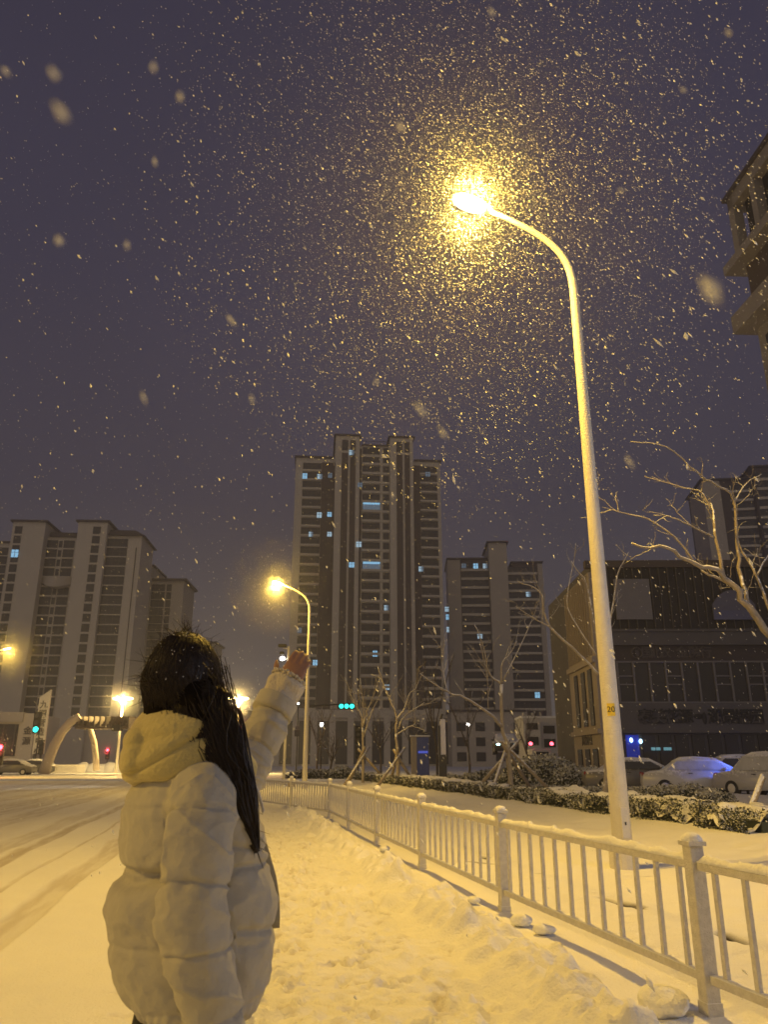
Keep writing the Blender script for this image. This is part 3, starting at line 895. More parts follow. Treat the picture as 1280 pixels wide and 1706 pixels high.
t.cols(px2(153, -1.5), px2(165.5, -1.5), zb, Zs2 - .9, nl + 1, 1.9, y=-1.56, name='stair_window')
t.cols(px2(22, -1.5), px2(34, -1.5), zb, Zs - .9, nl + 1, 1.9, y=-1.56, name='stair_window')
t.cols(px2(74.5, 1.2) + .3, px2(97, 1.2), zb, Zm - .6, nl, 2.0, y=1.14, name='balcony_window', sill=.3)
t.cols(px2(107, 1.2), px2(126, 1.2) - .2, zb, Zm - .6, nl, 2.0, y=1.14, name='balcony_window', sill=.3)
t.cols(px2(99, 1.2), px2(104.5, 1.2), zb, Zm - .6, nl, 1.7, y=1.14, name='narrow_window')
t.cols(x0 + 1, x1 - 1, zb, Zm - 3, nl, 2.0, y=.44, name='balcony_window', sill=.3)
# curved bridge balcony
br = MB(); rings = []
zbr = t.local(100, 968, -1)[1]
for k in range(13):
    x = x2 + (x3 - x2) * k / 12; dy = 1.2 - 3.2 * math.sin(math.pi * k / 12)
    dz = -1.6 * math.sin(math.pi * k / 12)
    rings.append([(x, dy, zbr + dz), (x, 1.6, zbr + dz), (x, 1.6, zbr + 1.6 + dz * .4), (x, dy, zbr + 1.6 + dz * .4)])
br.loft(rings); br.build('bridge_balcony', M['wall_l2'], t.root)
b = MB(); b.tube([(px2(228, -.05), -.08, 9), (px2(228, -.05), -.08, Zr - 3)], .12, 6); b.build('drainpipe', M['roof'], t.root)
lit_set(t.root, [(t.local(24, 922, -1.7)[0], -1.7, t.local(24, 922, -1.7)[1])], 1.6, 2.1)

D = 205.0
t = Tower('narrow apartment block stepping down beside the wide left one, seen just over the hair', ((275 - 640) * D / 1255, D, 0), R(2))
Zr = t.local(275, 968)[1]; Zh = t.local(245, 945)[1]
x0, x1, x2 = t.local(236, 1000)[0], t.local(247, 1000)[0], t.local(304, 1000)[0]
w = MB(); w.box(x1 - .5, x2, 0, 14, 0, Zr); w.box(x0 - 3, x1 + .6, -1, 13, 0, Zh); w.build('wall', M['wall_l2'], t.root)
r = MB(); cornice(r, x1 + .8, x2, 0, 14, Zr, .8, .6); cornice(r, x0 - 3, x1 + .6, -1, 13, Zh, .5); r.build('roof_edge', M['roof'], t.root)
t.cols(t.local(248, 1000)[0], t.local(273, 1000)[0], 8, Zr - .8, 18, 2.0, y=-.06, sill=.3)
t.cols(t.local(276, 1000)[0], t.local(284, 1000)[0], 8, Zr - .8, 18, 1.9, y=-.06, name='narrow_window')

D = 245.0
t = Tower('lowest and farthest apartment block, peeping out to the right of the head', ((330 - 640) * D / 1270, D, 0), 0)
Zr = t.local(330, 1072)[1]
x0, x1 = t.local(296, 1090)[0], t.local(356, 1090)[0]
w = MB(); w.box(x0, x1, 0, 12, 0, Zr); w.box(x0 + 2, x0 + 5.2, 1, 6, Zr, Zr + 2); w.build('wall', M['wall_l2'], t.root)
r = MB(); cornice(r, x0, x1, 0, 12, Zr + .003, .8, .5); r.build('roof_edge', M['roof'], t.root)
t.cols(x0 + 1, x0 + 5, 6, Zr - 1, 10, 1.9, y=-.06, sill=.2)
t.cols(x0 + 6.5, x1 - 1, 6, Zr - 1, 10, 1.9, y=-.06, sill=.2)

# distant low houses closing the far side of the crossing
for k, (pxa, pxb, pyt, D, lab) in enumerate([(-80, 10, 1205, 150, 'dark low building behind the red signal at the edge'), (200, 330, 1222, 190, 'long low building beyond the footbridge, behind the waiting traffic'), (340, 470, 1186, 230, 'pinkish low block behind the red traffic lights'),
                                             (752, 880, 1186, 190, 'low pale annex between the tallest tower and the stair shaft tower')]):
    root = empty('low_building', lab, 'building', (at((pxa + pxb) / 2, 1200, D).x, D, 0), 0)
    wd = (pxb - pxa) * D / 1330 / 2; zt_ = at(640, pyt, D).z
    MB().box(-wd, wd, 0, 12, 0, zt_).build('wall', M['wall_l2' if k else 'wall_b'], root)
    MB().box(-wd - .3, wd + .3, -.4, 12.4, zt_ + .003, zt_ + .5).build('roof_edge', M['roof'], root)
    n = max(3, int(wd / 2.2)); pw_ = MB().box(-1.1, 1.1, -.1, .1, -1.0, 1.0).mesh('window', M['glass'])
    for i in range(n):
        for zz in ([2.2, 5.6, 9.0] if zt_ > 10 else [2.2, 5.4] if zt_ > 6.5 else [2.0]):
            put('window', pw_, root, (-wd + 2 * wd * (i + .5) / n, -.03, zz))
# white roadside building on the far left with a vertical name
root = empty('showroom_building', 'pale boxy showroom with a tall glazed front, far left behind the signals', 'building', (at(-10, 1230, 120).x, 120, 0), R(8))
gx = lambda p: (p + 10) * 120 / 1330
zt_ = at(20, 1188, 120).z
MB().box(gx(-60), gx(51), 0, 14, 0, zt_).build('wall', M['wall_l'], root)
MB().box(gx(-60) - .2, gx(32), -.5, 14.2, zt_ - 1.3, zt_ + .15).build('roof_edge', M['wall_l2'], root)
gl_ = MB(); gl_.box(gx(-52), gx(26), -.2, -.003, 2.0, zt_ - 1.6, 0)
for k in range(5): gl_.box(gx(-50 + 18 * k) - .12, gx(-50 + 18 * k) + .12, -.32, -.19, 2.0, zt_ - 1.6, 1)
gl_.build('glazed_front', [M['glass'], M['dark_fr']], root)
for zz, ch in ((zt_ - 2.6, '金'), (zt_ - 4.1, '源')):
    put('wall_sign', text_mesh(ch, 1.25, M['dark_fr'], .08, .02), root, (gx(41), -.06, zz), (math.pi / 2, 0, 0))

# tall slanted sign pillar
p0 = at(62, 1266, 104)
root = empty('sign_pillar', 'tall white slanted-top sign pillar with vertical dark characters', 'sign pillar', (p0.x, 104, 0), 0)
s_ = 104 / 1330
zt2 = at(78, 1149, 104).z; zl = at(66, 1162, 104).z
MB().prism([(-.75, 2.2), (.65, 2.2), (.65, zt2), (-.75, zl)], -.15, .15).build('board', M['paint'], root)
MB().box(-.6, -.35, -.1, .1, 0, 2.3).box(.2, .45, -.1, .1, 0, 2.3).build('leg', M['darkmetal'], root)
for i, ch in enumerate('九园营造中心'):
    put('writing', text_mesh(ch, 1.05, M['fin'], .04, .025), root, (-.05, -.18, zl - 1.0 - i * (zl - 2.9) / 5.6), (math.pi / 2, 0, 0))

# arched gateway with slatted beam
D = 84.0
p0 = at(80, 1290, D)
root = empty('arched_gateway', 'pale arched gateway with a slatted beam reaching over the road', 'gateway', (p0.x, D, 0), 0)
gz = lambda py, px=110: at(px, py, D).z
gx = lambda px, py=1240: at(px, py, D).x - p0.x
def leg_(pix, y, ra, rb, nm):
    pts = [(gx(a, b), y, max(0, gz(b))) for a, b in pix]
    MB().tube(pts, [ra + (rb - ra) * i / (len(pts) - 1) for i in range(len(pts))], 12, squash=(1, .7)).build(nm, M['arch'], root, True)
M['arch'] = mat('arch_render', (.50, .43, .36), .7, .08, 2)
leg_([(72, 1292), (80, 1266), (91, 1240), (103, 1219), (117, 1203), (132, 1194)], 0, .62, .42, 'arch_leg')
leg_([(143, 1284), (142, 1260), (139, 1235), (133, 1214), (125, 1200)], 3.0, .36, .28, 'arch_leg')
bmz0, bmz1 = gz(1212), gz(1194)
bm2 = MB()
for k in range(5):
    zz = bmz0 + (bmz1 - bmz0) * k / 4; bm2.box(gx(122), gx(212), -.2 + .5 * k, .0 + .5 * k, zz - .09, zz + .09)
for k in range(10):
    x = gx(124) + (gx(210) - gx(124)) * k / 9; bm2.box(x - .07, x + .07, -.15, 2.3, bmz0 - .12, bmz1 + .05)
bm2.build('slatted_beam', M['wall_b'], root)
MB().box(gx(186), gx(200), -.6, .3, gz(1218), gz(1208)).build('hanging_sign', M['dark_panel'], root)
MB().tube([(gx(208), 1.2, 0), (gx(208), 1.2, bmz1)], .2, 8).build('support_post', M['fin'], root)

# ---- commercial block on the right
D = 42.0
cb = empty('commercial_block', 'dark three storey commercial block with finned top storey and shop sign lettering', 'commercial building', (at(1000, 1100, D).x, D, 0), R(-1))
cx = lambda px, py=1130: at(px, py, D).x - cb.location.x
cz = lambda py, px=1100: at(px, py, D).z
H = cz(936)
WD = 24.0
z_f1, z_f0 = cz(1048), cz(1075)
w = MB(); w.box(0, WD, .3, 13, 0, H - .01); w.build('wall', M['grey_stone'], cb)
w = MB(); w.box(-.25, .1, .0, 6.6, 0, H - .6); w.build('side_wall', M['tan_stone'], cb)
w = MB(); w.box(-.4, WD, -.12, .303, H - .35, H + .05); w.build('roof_edge', M['roof'], cb)
w = MB(); w.box(.1, WD, .02, .298, z_f1, H - .35); w.build('upper_cladding', M['dark_panel'], cb)
f = MB()
for k in range(int(WD / .48)):
    x = .3 + .48 * k
    f.box(x - .022, x + .022, -.10, .03, z_f1, H - .35)
f.build('fin', M['fin'], cb)
w = MB(); w.box(.05, WD, -.08, .297, z_f0, z_f1 - .003); w.box(.05, WD, -.16, -.079, z_f1 - .16, z_f1 - .03); w.build('stone_band', M['grey_stone'], cb)
z_s1, z_w1, z_w0, z_g1 = z_f0, cz(1101), cz(1171), cz(1221)
w = MB(); w.box(.05, WD, .10, .296, z_w1, z_s1 - .003); w.build('sign_fascia', M['fascia'] if 'fascia' in M else M['dark_panel'], cb)
faint = mat('faint_letter', (.085, .075, .072), .7, .1, 3)
rg = MB().tube([(cx(1066) + .28 * math.cos(2 * math.pi * k / 16), .06, (z_w1 + z_s1) / 2 + .28 * math.sin(2 * math.pi * k / 16)) for k in range(17)], .05, 6)
rg.box(cx(1066) - .09, cx(1066) + .09, .02, .1, (z_w1 + z_s1) / 2 - .16, (z_w1 + z_s1) / 2 + .16)
rg.build('sign_emblem', faint, cb)
for i, (ch, px) in enumerate(zip('国北农金融行', (1084, 1098, 1114, 1142, 1163, 1182))):
    put('faint_writing', text_mesh(ch, .66, faint, .05, .012), cb, (cx(px), .08, (z_w1 + z_s1) / 2), (math.pi / 2, 0, 0))
# banners on the top storey
M['banner'] = mat('pale_banner', (.19, .185, .19), .7, .1, 1.2, .3, 3)
MB().box(cx(1024, 1000), cx(1083, 1000), -.2, -.12, cz(1033), cz(966)).build('banner', M['banner'], cb)
mb = MB(); X_, Z_ = (cx(1184, 1010), cx(1254, 1010)), (cz(1034), cz(985))
out = [(X_[0], Z_[0]), (X_[1], Z_[0])] + [(X_[0] + (X_[1] - X_[0]) * (1 - k / 16), Z_[0] + .35 + (Z_[1] - Z_[0] - .35) * math.sin(math.pi * (.08 + .84 * k / 16)) ** .7) for k in range(17)]
mb.prism(out, -.22, -.12); mb.build('banner', M['banner_blue'] if 'banner_blue' in M else M['banner'], cb)
mb = MB().box(X_[0], X_[1], -.25, -.223, Z_[0], Z_[0] + .5); mb.build('banner_strip', mat('blue_grey_strip', (.12, .13, .22), .7, .1, 2), cb)
# first floor glazing: each window a part with mullioned frame
dx = (cx(1246) - cx(1058)) / 7
x = cx(1030) - dx * 0
gl = MB().box(0, dx, .16, .28, 0, z_w1 - z_w0).mesh('window', M['glass'])
k = 0
x = cx(1058) - 2 * dx
while x < WD - dx:
    o = put('window', gl, cb, (x, 0, z_w0))
    fr = MB(); hh = z_w1 - z_w0
    fr.box(-.05, .05, .05, .20, 0, hh); fr.box(.05, dx - .05, .07, .18, hh - .09, hh); fr.box(.05, dx - .05, .07, .18, 0, .07)
    if (k % 3) == 1 or k in (9,):
        fr.box(.05, dx - .05, .07, .18, hh * .42, hh * .42 + .07); fr.box(.05, dx - .05, .07, .18, hh * .62, hh * .62 + .07)
    fr.build('window_frame', M['frame'], o)
    x += dx; k += 1
w = MB(); w.box(.05, WD, .0, .295, z_g1, z_w0 - .003); w.build('shop_fascia', M['grey_stone'], cb)
for i, (ch, px) in enumerate(zip('泰美花源\u0001湖景福园', (1069, 1091, 1113, 1135, 1160, 1183, 1206, 1227, 1250))):
    zc_ = (z_g1 + z_w0) / 2 + .02
    if ch == '\u0001':
        lf = MB(); lf.blob((cx(px) - .12, -.03, zc_ + .05), .3, .03, .14, 12, 6); lf.blob((cx(px) + .17, -.03, zc_ - .05), .13, .03, .32, 12, 6)
        lf.build('leaf_emblem', M['black'], cb)
    else:
        put('shop_letter', text_mesh(ch, .80, M['black'], .06, .02), cb, (cx(px), -.035, zc_), (math.pi / 2, 0, 0))
# ground floor
gl2 = MB().box(.14, dx - .06, .16, .27, .4, z_g1 - .1).mesh('shop_window', M['glass'])
x = cx(1058) - 2 * dx; k = 0
while x < WD - dx:
    if k == 1:
        put('shop_window', MB().box(.14, dx - .06, .16, .27, .4, z_g1 - .1).mesh('shop_window', M['blue_neon']), cb, (x, 0, 0))
    else: put('shop_window', gl2, cb, (x, 0, 0))
    x += dx; k += 1
mb = MB()
for px, pz in ((1043, 1233), (1058, 1235)): mb.blob((cx(px), .05, cz(pz)), .09, .05, .12, 8, 6)
mb.build('shop_light', glow('shop_glint', (.4, .75, 1.0), 5), cb)
mb = MB()
for px in (1078, 1086, 1098, 1104): mb.box(cx(px) - .1, cx(px) + .1, .08, .15, cz(1250), cz(1245))
mb.build('shelf_goods', glow('shelf_glow', (.25, .6, .7), .35), cb)
# side face details (faces the road)
side = MB()
for y_, z0_, z1_ in ((1.0, 3.2, 6.2), (2.6, 3.2, 6.2), (4.4, 3.2, 6.2)): side.box(-.32, -.247, y_, y_ + .8, z0_, z1_)
for y_ in (.9, 2.7, 4.6): side.box(-.32, -.247, y_, y_ + 1.0, .1, 2.0)
side.build('side_window', M['glass'], cb)
f = MB()
for k in range(12): f.box(-.36, -.247, .5 + .5 * k, .58 + .5 * k, 6.9, H - .7)
f.build('side_fins', M['tan_stone'], cb)
for za_, zb2 in ((6.45, 6.75), (2.75, 3.0)): MB().box(-.42, -.246, 0, 6.6, za_, zb2).build('side_ledge', M['tan_stone'], cb)
put('side_sign', text_mesh('川渝小面', .6, M['fin'], .05, .01), cb, (-.27, 3.2, 2.45), (math.pi / 2, 0, -math.pi / 2))
# roof dome thing beyond
MB().box(1.5, 5.5, 5, 9, H + .01, H + .9).build('roof_box', M['roof'], cb)
# ---- near tall building cut by the frame at the right
cr_ = at(1242, 520, 62.0)
tb = empty('tall_building', 'tall pale building with dark windows and jutting ledges, cut by the frame high up', 'building', (cr_.x, 62, 0), R(3.2))
Zl = at(1235, 535, 62).z; Zm_ = at(1220, 445, 62).z; Zt = at(1222, 335, 62).z
w = MB(); w.box(0.9, 22, -16, 0, 0, Zl - .5)
w.box(-.9, 22.5, -17, .9, Zl - .9, Zl + .9)
w.box(-.9, 22.5, -17, .9, Zm_ - .4, Zm_ + .5); w.box(0, .9, -.9, 0, Zm_ + .5, Zt); w.box(0, .9, -16.5, -3.6, Zt - 1.3, Zt); w.box(0, .9, -3.6, 0, Zt - 1.3, Zt); w.box(.9, 22, -.9, 0, Zt - 1.3, Zt)
for k in range(4): w.box(0, .9, -4.6 - 3.6 * k, -3.8 - 3.6 * k, Zm_ + .5, Zt - 1.3)
w.build('wall', mat('grey_render', (.33, .31, .285), .85, .1, .4, .1, 3), tb)
MB().box(.5, 21.5, -15.5, -.6, Zl + .9, Zm_ - .4).build('dark_storey', M['wall_b'], tb)
MB().box(1.2, 21, -15.5, -1.0, Zm_ + .5, Zt - .2).build('dark_loft', M['dark_panel'], tb)
MB().box(-.3, 22.6, -17, .4, Zt, Zt + .35).build('roof_edge', M['roof'], tb)
gl = MB().box(-.1, .1, -1.3, 1.3, -1.0, 1.0).mesh('window', M['glass'])
for k in range(9):
    for j in range(4): put('window', gl, tb, (.85, -2.6 - 3.6 * j, Zl - 3.2 - 3.2 * k))

# ---- small white shop house beyond bushes
D = 95.0
p0 = at(905, 1250, D)
root = empty('white_house', 'small white two storey house with bay windows beyond the round bush', 'house', (p0.x, D, 0), 0)
sx = D / 1330
zz = lambda py: at(905, py, D).z
M['dimwhite'] = mat('dim_white_wall', (.52, .51, .48), .8, .1, .8)
MB().box(-30 * sx, 30 * sx, 0, 6, 0, zz(1196)).box(-32 * sx, -4 * sx, -.8, -.003, 0, zz(1202)).build('wall', M['dimwhite'], root)
for (xa, xb, za, zb_) in ((-26, -8, 1216, 1205), (3, 22, 1222, 1209), (-26, -8, 1242, 1228), (3, 22, 1245, 1231)):
    yy = -.85 if xa < 0 else -.05
    MB().box(xa * sx, xb * sx, yy, yy + .1, zz(za), zz(zb_)).build('window', M['glass'], root)
MB().box(-31 * sx, 31 * sx, .5, 6.2, zz(1196) + .003, zz(1196) + .25).build('roof_snow', M['snow'], root)
for k in (-29, -14, -1): MB().box(k * sx, (k + 3) * sx, .2, .8, zz(1196) + .26, zz(1187)).build('chimney', M['dimwhite'], root)
# ================================================================== TREES
def smooth_path(pts, n):
    """Catmull-Rom through the points"""
    P = [Vector(p) for p in pts]; P = [P[0] * 2 - P[1]] + P + [P[-1] * 2 - P[-2]]
    out = []
    for i in range(1, len(P) - 2):
        for k in range(n):
            t = k / n
            a, b, c, d = P[i - 1], P[i], P[i + 1], P[i + 2]
            out.append(.5 * (2 * b + (c - a) * t + (2 * a - 5 * b + 4 * c - d) * t * t + (3 * b - a - 3 * c + d) * t ** 3))
    out.append(P[-2])
    return out


def limb(mb, pts, r0, r1, n=6, sub=4, wob=.02):
    q = smooth_path(pts, sub)
    q = [p + Vector((random.gauss(0, wob), random.gauss(0, wob), random.gauss(0, wob))) * (0 if i in (0,) else 1) for i, p in enumerate(q)]
    m = len(q) - 1
    mb.tube(q, [r0 + (r1 - r0) * (i / m) ** .8 for i in range(m + 1)], n, jitter=.08)
    return q


def twigs(mb, path, r, count, length, up=.5, gen=1, lo=.25):
    for _ in range(count):
        i = int(random.uniform(lo, .98) * (len(path) - 1)); i = min(i, len(path) - 2)
        p = path[i]; d = (path[i + 1] - path[i]).normalized()
        s = Vector((random.gauss(0, 1), random.gauss(0, 1), random.gauss(up, .7))).normalized()
        v = (d * .7 + s * .8).normalized(); ln = length * random.uniform(.5, 1.2)
        pts = [p, p + v * ln * .35, p + (v + Vector((0, 0, .15 * random.uniform(-1, 1.4)))) * ln * .7, p + (v + Vector((random.gauss(0, .15), random.gauss(0, .15), random.uniform(-.1, .35)))) * ln]
        q = limb(mb, pts, r, r * .35, 4, 3, ln * .012)
        if gen: twigs(mb, q, r * .6, random.randint(1, 3), ln * .5, up, gen - 1)


def tree(label, base, trunk, limbs, r0, m, tw=(5, .8, .012), gen=1, group='bare young trees in the planting bed', rt=None):
    """trunk and limbs as world points; limbs: (points, r0, r1)"""
    root = empty('bare_tree', label, 'tree', base, 0, group)
    B = Vector(base)
    mb = MB(); limb(mb, [Vector(p) - B for p in trunk], r0, rt or r0 * .55, 10, 4, r0 * .08); mb.build('trunk', m, root, True)
    mb = MB()
    for pts, a, b in limbs:
        q = limb(mb, [Vector(p) - B for p in pts], a, b, 7, 4, a * .25)
        twigs(mb, q, tw[2], tw[0], tw[1], .5, gen)
    mb.build('crown', m, root, True)
    return root


def V3(px, py, Y, dy=0.0): return at(px, py, Y + dy)

# near tree at the right edge, trunk outside the frame, limbs reaching over the block
Y = 13.5
base = Vector((at(1345, 1250, Y).x, Y, .12))
f0 = V3(1330, 1100, Y); f1 = V3(1278, 1052, Y)
tree('bare tree at the right edge with thick lamplit limbs and snow in its forks', base, [base, V3(1345, 1200, Y), f0],
     [([f0, f1, V3(1238, 995, Y, -.2), V3(1205, 955, Y, -.3), V3(1160, 940, Y, -.5), V3(1110, 915, Y, -.7), V3(1050, 905, Y, -.9)], .085, .016),
      ([V3(1205, 955, Y, -.3), V3(1195, 900, Y, -.3), V3(1188, 850, Y, -.1), V3(1184, 838, Y, 0)], .036, .018),
      ([V3(1250, 1010, Y), V3(1236, 960, Y, .2), V3(1228, 900, Y, .3), V3(1222, 830, Y, .4), V3(1195, 808, Y, .2), V3(1160, 785, Y, 0), V3(1110, 745, Y, -.2), V3(1052, 736, Y, -.3)], .042, .008),
      ([V3(1222, 840, Y, .4), V3(1245, 805, Y, .6), V3(1270, 790, Y, .8)], .02, .008),
      ([V3(1160, 940, Y, -.5), V3(1125, 895, Y, -.6), V3(1080, 865, Y, -.6), V3(1040, 855, Y, -.7), V3(1005, 845, Y, -.8)], .020, .006),
      ([V3(1190, 895, Y, -.3), V3(1160, 880, Y, -.4), V3(1120, 862, Y, -.5), V3(1090, 858, Y, -.5)], .02, .008),
      ([V3(1186, 850, Y, -.1), V3(1170, 820, Y, 0), V3(1140, 812, Y, .1), V3(1075, 794, Y, .2)], .016, .007),
      ([V3(1300, 1060, Y, .2), V3(1262, 960, Y, .6), V3(1232, 905, Y, .8), V3(1224, 840, Y, .9)], .034, .011),
      ([V3(1262, 960, Y, .6), V3(1278, 930, Y, .8), V3(1300, 900, Y, .9)], .02, .01),
      ([V3(1240, 985, Y), V3(1215, 972, Y, -.2), V3(1170, 952, Y, -.3)], .03, .018)],
     .13, M['bark'], (4, .55, .008), 1, rt=.10)

# tree behind the nearest lamp, its crown left and right of the pole
Y = 25.0
base = Vector((at(1008, 1330, Y).x, Y, .14))
k0 = V3(1002, 1128, Y)
tree('bare tree rising right behind the nearest lamp pole, snow down one side of its trunk', base, [base, V3(1010, 1240, Y), k0],
     [([k0, V3(965, 1090, Y), V3(918, 1045, Y, -.3), V3(905, 1010, Y, -.4), V3(900, 985, Y, -.4), V3(862, 968, Y, -.5)], .055, .016),
      ([V3(918, 1045, Y, -.3), V3(890, 1030, Y, -.4), V3(860, 1010, Y, -.6)], .025, .01),
      ([k0, V3(995, 1060, Y), V3(978, 975, Y, .3), V3(952, 935, Y, .4)], .055, .016),
      ([V3(1000, 1100, Y), V3(960, 1040, Y, .2), V3(945, 1000, Y, .4), V3(958, 930, Y, .6), V3(960, 905, Y, .6)], .03, .01),
      ([k0, V3(1015, 1050, Y), V3(1030, 960, Y, .2), V3(1048, 920, Y, .2)], .05, .016)], .085, M['barkpale'], (5, .8, .010), 1)

# staked trees in the bed
def stakes(label, base, top, feet, r=.05):
    root = empty('tree_stakes', label, 'tree stakes', base, 0, 'wooden stakes propping the young trees')
    B = Vector(base); T = Vector(top) - B
    for k, fpt in enumerate(feet):
        a = Vector(fpt) - B; d = (T + Vector((.12 * math.cos(k * 2.1), .12 * math.sin(k * 2.1), 0)) - a)
        b = a + d * 1.22
        MB().tube([a - d * .03, a + d * .5, b], [r, r * .95, r * .85], 8, jitter=.06).build('pole', M['stake'], root, True)

Y = 31.0
base = Vector((at(852, 1306, Y).x, Y, .16))
k0 = V3(846, 1238, Y)
t0 = V3(838, 1212, Y)
tree('staked bare tree whose long low branch sweeps out in front of the tallest tower', base, [base, V3(849, 1270, Y), k0, t0, V3(836, 1140, Y)],
     [([t0, V3(815, 1188, Y, -.3), V3(775, 1162, Y, -.5), V3(745, 1152, Y, -.7), V3(700, 1122, Y, -.9)], .07, .018),
      ([V3(836, 1140, Y), V3(815, 1120, Y), V3(806, 1080, Y), V3(792, 1040, Y)], .05, .016),
      ([V3(836, 1140, Y), V3(838, 1105, Y), V3(850, 1090, Y), V3(862, 1068, Y)], .04, .014),
      ([V3(814, 1180, Y), V3(812, 1130, Y), V3(800, 1070, Y)], .02, .01),
      ([V3(745, 1152, Y, -.7), V3(738, 1110, Y), V3(735, 1070, Y)], .018, .008),
      ([V3(836, 1140, Y), V3(880, 1050, Y, .5), V3(895, 1010, Y, .5)], .03, .01)], .11, M['barkpale'], (5, 1.0, .015), 1)
stakes('four pale stakes leaning on the trunk nearest the round bush', base, V3(846, 1250, Y), [gnd(780, 1332), gnd(814, 1338), at(884, 1312, 32.5), at(916, 1316, 30.2)], .07)

Y = 43.0
base = Vector((at(664, 1298, Y).x, Y, .12))
k0 = V3(660, 1222, Y)
tree('staked bare tree with a wide snowy fork, second from the long branched one', base, [base, V3(663, 1255, Y), k0],
     [([k0, V3(661, 1195, Y), V3(652, 1170, Y), V3(640, 1142, Y), V3(630, 1110, Y)], .07, .015),
      ([V3(661, 1200, Y), V3(674, 1180, Y), V3(684, 1155, Y), V3(694, 1145, Y), V3(705, 1120, Y)], .06, .015),
      ([V3(663, 1215, Y), V3(675, 1193, Y), V3(708, 1170, Y)], .05, .015),
      ([V3(661, 1224, Y), V3(680, 1212, Y), V3(692, 1205, Y), V3(690, 1180, Y)], .04, .015)], .11, M['barkpale'], (6, 1.3, .016), 1)
stakes('crossed stakes on the tree with the wide snowy fork', base, V3(663, 1257, Y), [gnd(628, 1312, .1), at(686, 1298, 43), at(652, 1300, 44.5)], .08)
Y = 49.0
base = Vector((at(605, 1290, Y).x, Y, .12))
k0 = V3(604, 1212, Y)
tree('slender staked tree nearest the overhead green signals', base, [base, V3(605, 1250, Y), k0],
     [([k0, V3(602, 1190, Y), V3(590, 1170, Y), V3(575, 1130, Y)], .05, .014), ([k0, V3(612, 1185, Y), V3(622, 1160, Y), V3(634, 1130, Y)], .05, .014),
      ([k0, V3(606, 1180, Y), V3(600, 1130, Y)], .04, .014), ([V3(605, 1230, Y), V3(618, 1190, Y), V3(640, 1145, Y)], .05, .016)], .09, M['barkpale'], (6, 1.3, .016), 1)
stakes('crossed stakes on the slender tree nearest the overhead green signals', base, V3(605, 1255, Y), [gnd(574, 1308, .1), at(636, 1292, 49), at(582, 1303, 50)], .08)

def generic_tree(label, px, Yd, hgt, spread, group='small bare trees across the crossing'):
    b = Vector((at(px, 1250, Yd).x, Yd, .05)); top = b + Vector((random.gauss(0, .1), 0, hgt * .42))
    limbs = []
    for k in range(6):
        a = 2 * math.pi * k / 6 + random.random(); s = spread * random.uniform(.6, 1.1)
        limbs.append(([top - Vector((0, 0, hgt * .12 * random.random())), top + Vector((math.cos(a) * s * .4, math.sin(a) * s * .4, hgt * .22)), top + Vector((math.cos(a) * s, math.sin(a) * s, hgt * random.uniform(.42, .6)))], .045, .015))
    tree(label, b, [b, b + Vector((0, 0, hgt * .22)), top], limbs, .11, M['barkdark'], (7, spread * .5, .02), 1, group)

generic_tree('bare tree against the podium beside the second lamp pole', 529, 72, 6.5, 2.2)
generic_tree('dark bare tree standing behind the white sign column', 728, 60, 9.0, 2.6)
generic_tree('bare tree with a path lamp, beyond the small round bush', 782, 70, 7.5, 2.6)
generic_tree('low bare tree behind the blue cabinet', 690, 75, 6.0, 2.8)
generic_tree('bare multi stemmed tree between the two staked trees', 635, 70, 6.0, 2.6)
generic_tree('thin bare tree in front of the white two storey house', 880, 72, 6.0, 1.8)
generic_tree('small round-headed bare tree by the far kerb', 552, 62, 3.6, 1.9)

# ================================================================== HEDGES AND BUSHES
def leaf_mesh(pts, size, name, snowy=.28, up=0.0):
    """many small leaf faces at the given points"""
    n = len(pts)
    a = rng.normal(size=(n, 3)); a /= np.linalg.norm(a, axis=1)[:, None]
    b = np.cross(a, rng.normal(size=(n, 3))); b /= np.linalg.norm(b, axis=1)[:, None]
    s = (size * (.6 + .8 * rng.random(n)))[:, None]
    c = np.cross(a, b) * .18
    co = np.stack([pts - a * s, pts + b * s * .5 - c * s, pts + a * s, pts - b * s * .5 - c * s], 1).reshape(-1, 3)
    me = bpy.data.meshes.new(name)
    me.vertices.add(4 * n); me.vertices.foreach_set('co', co.astype(np.float32).ravel())
    me.loops.add(4 * n); me.loops.foreach_set('vertex_index', np.arange(4 * n, dtype=np.int32))
    me.polygons.add(n); me.polygons.foreach_set('loop_start', np.arange(0, 4 * n, 4, dtype=np.int32))
    me.materials.append(M['leaf']); me.materials.append(M['leafsnow'])
    me.polygons.foreach_set('material_index', (rng.random(n) < (snowy if np.isscalar(snowy) else snowy)).astype(np.int32))
    me.update(); me.validate()
    return me


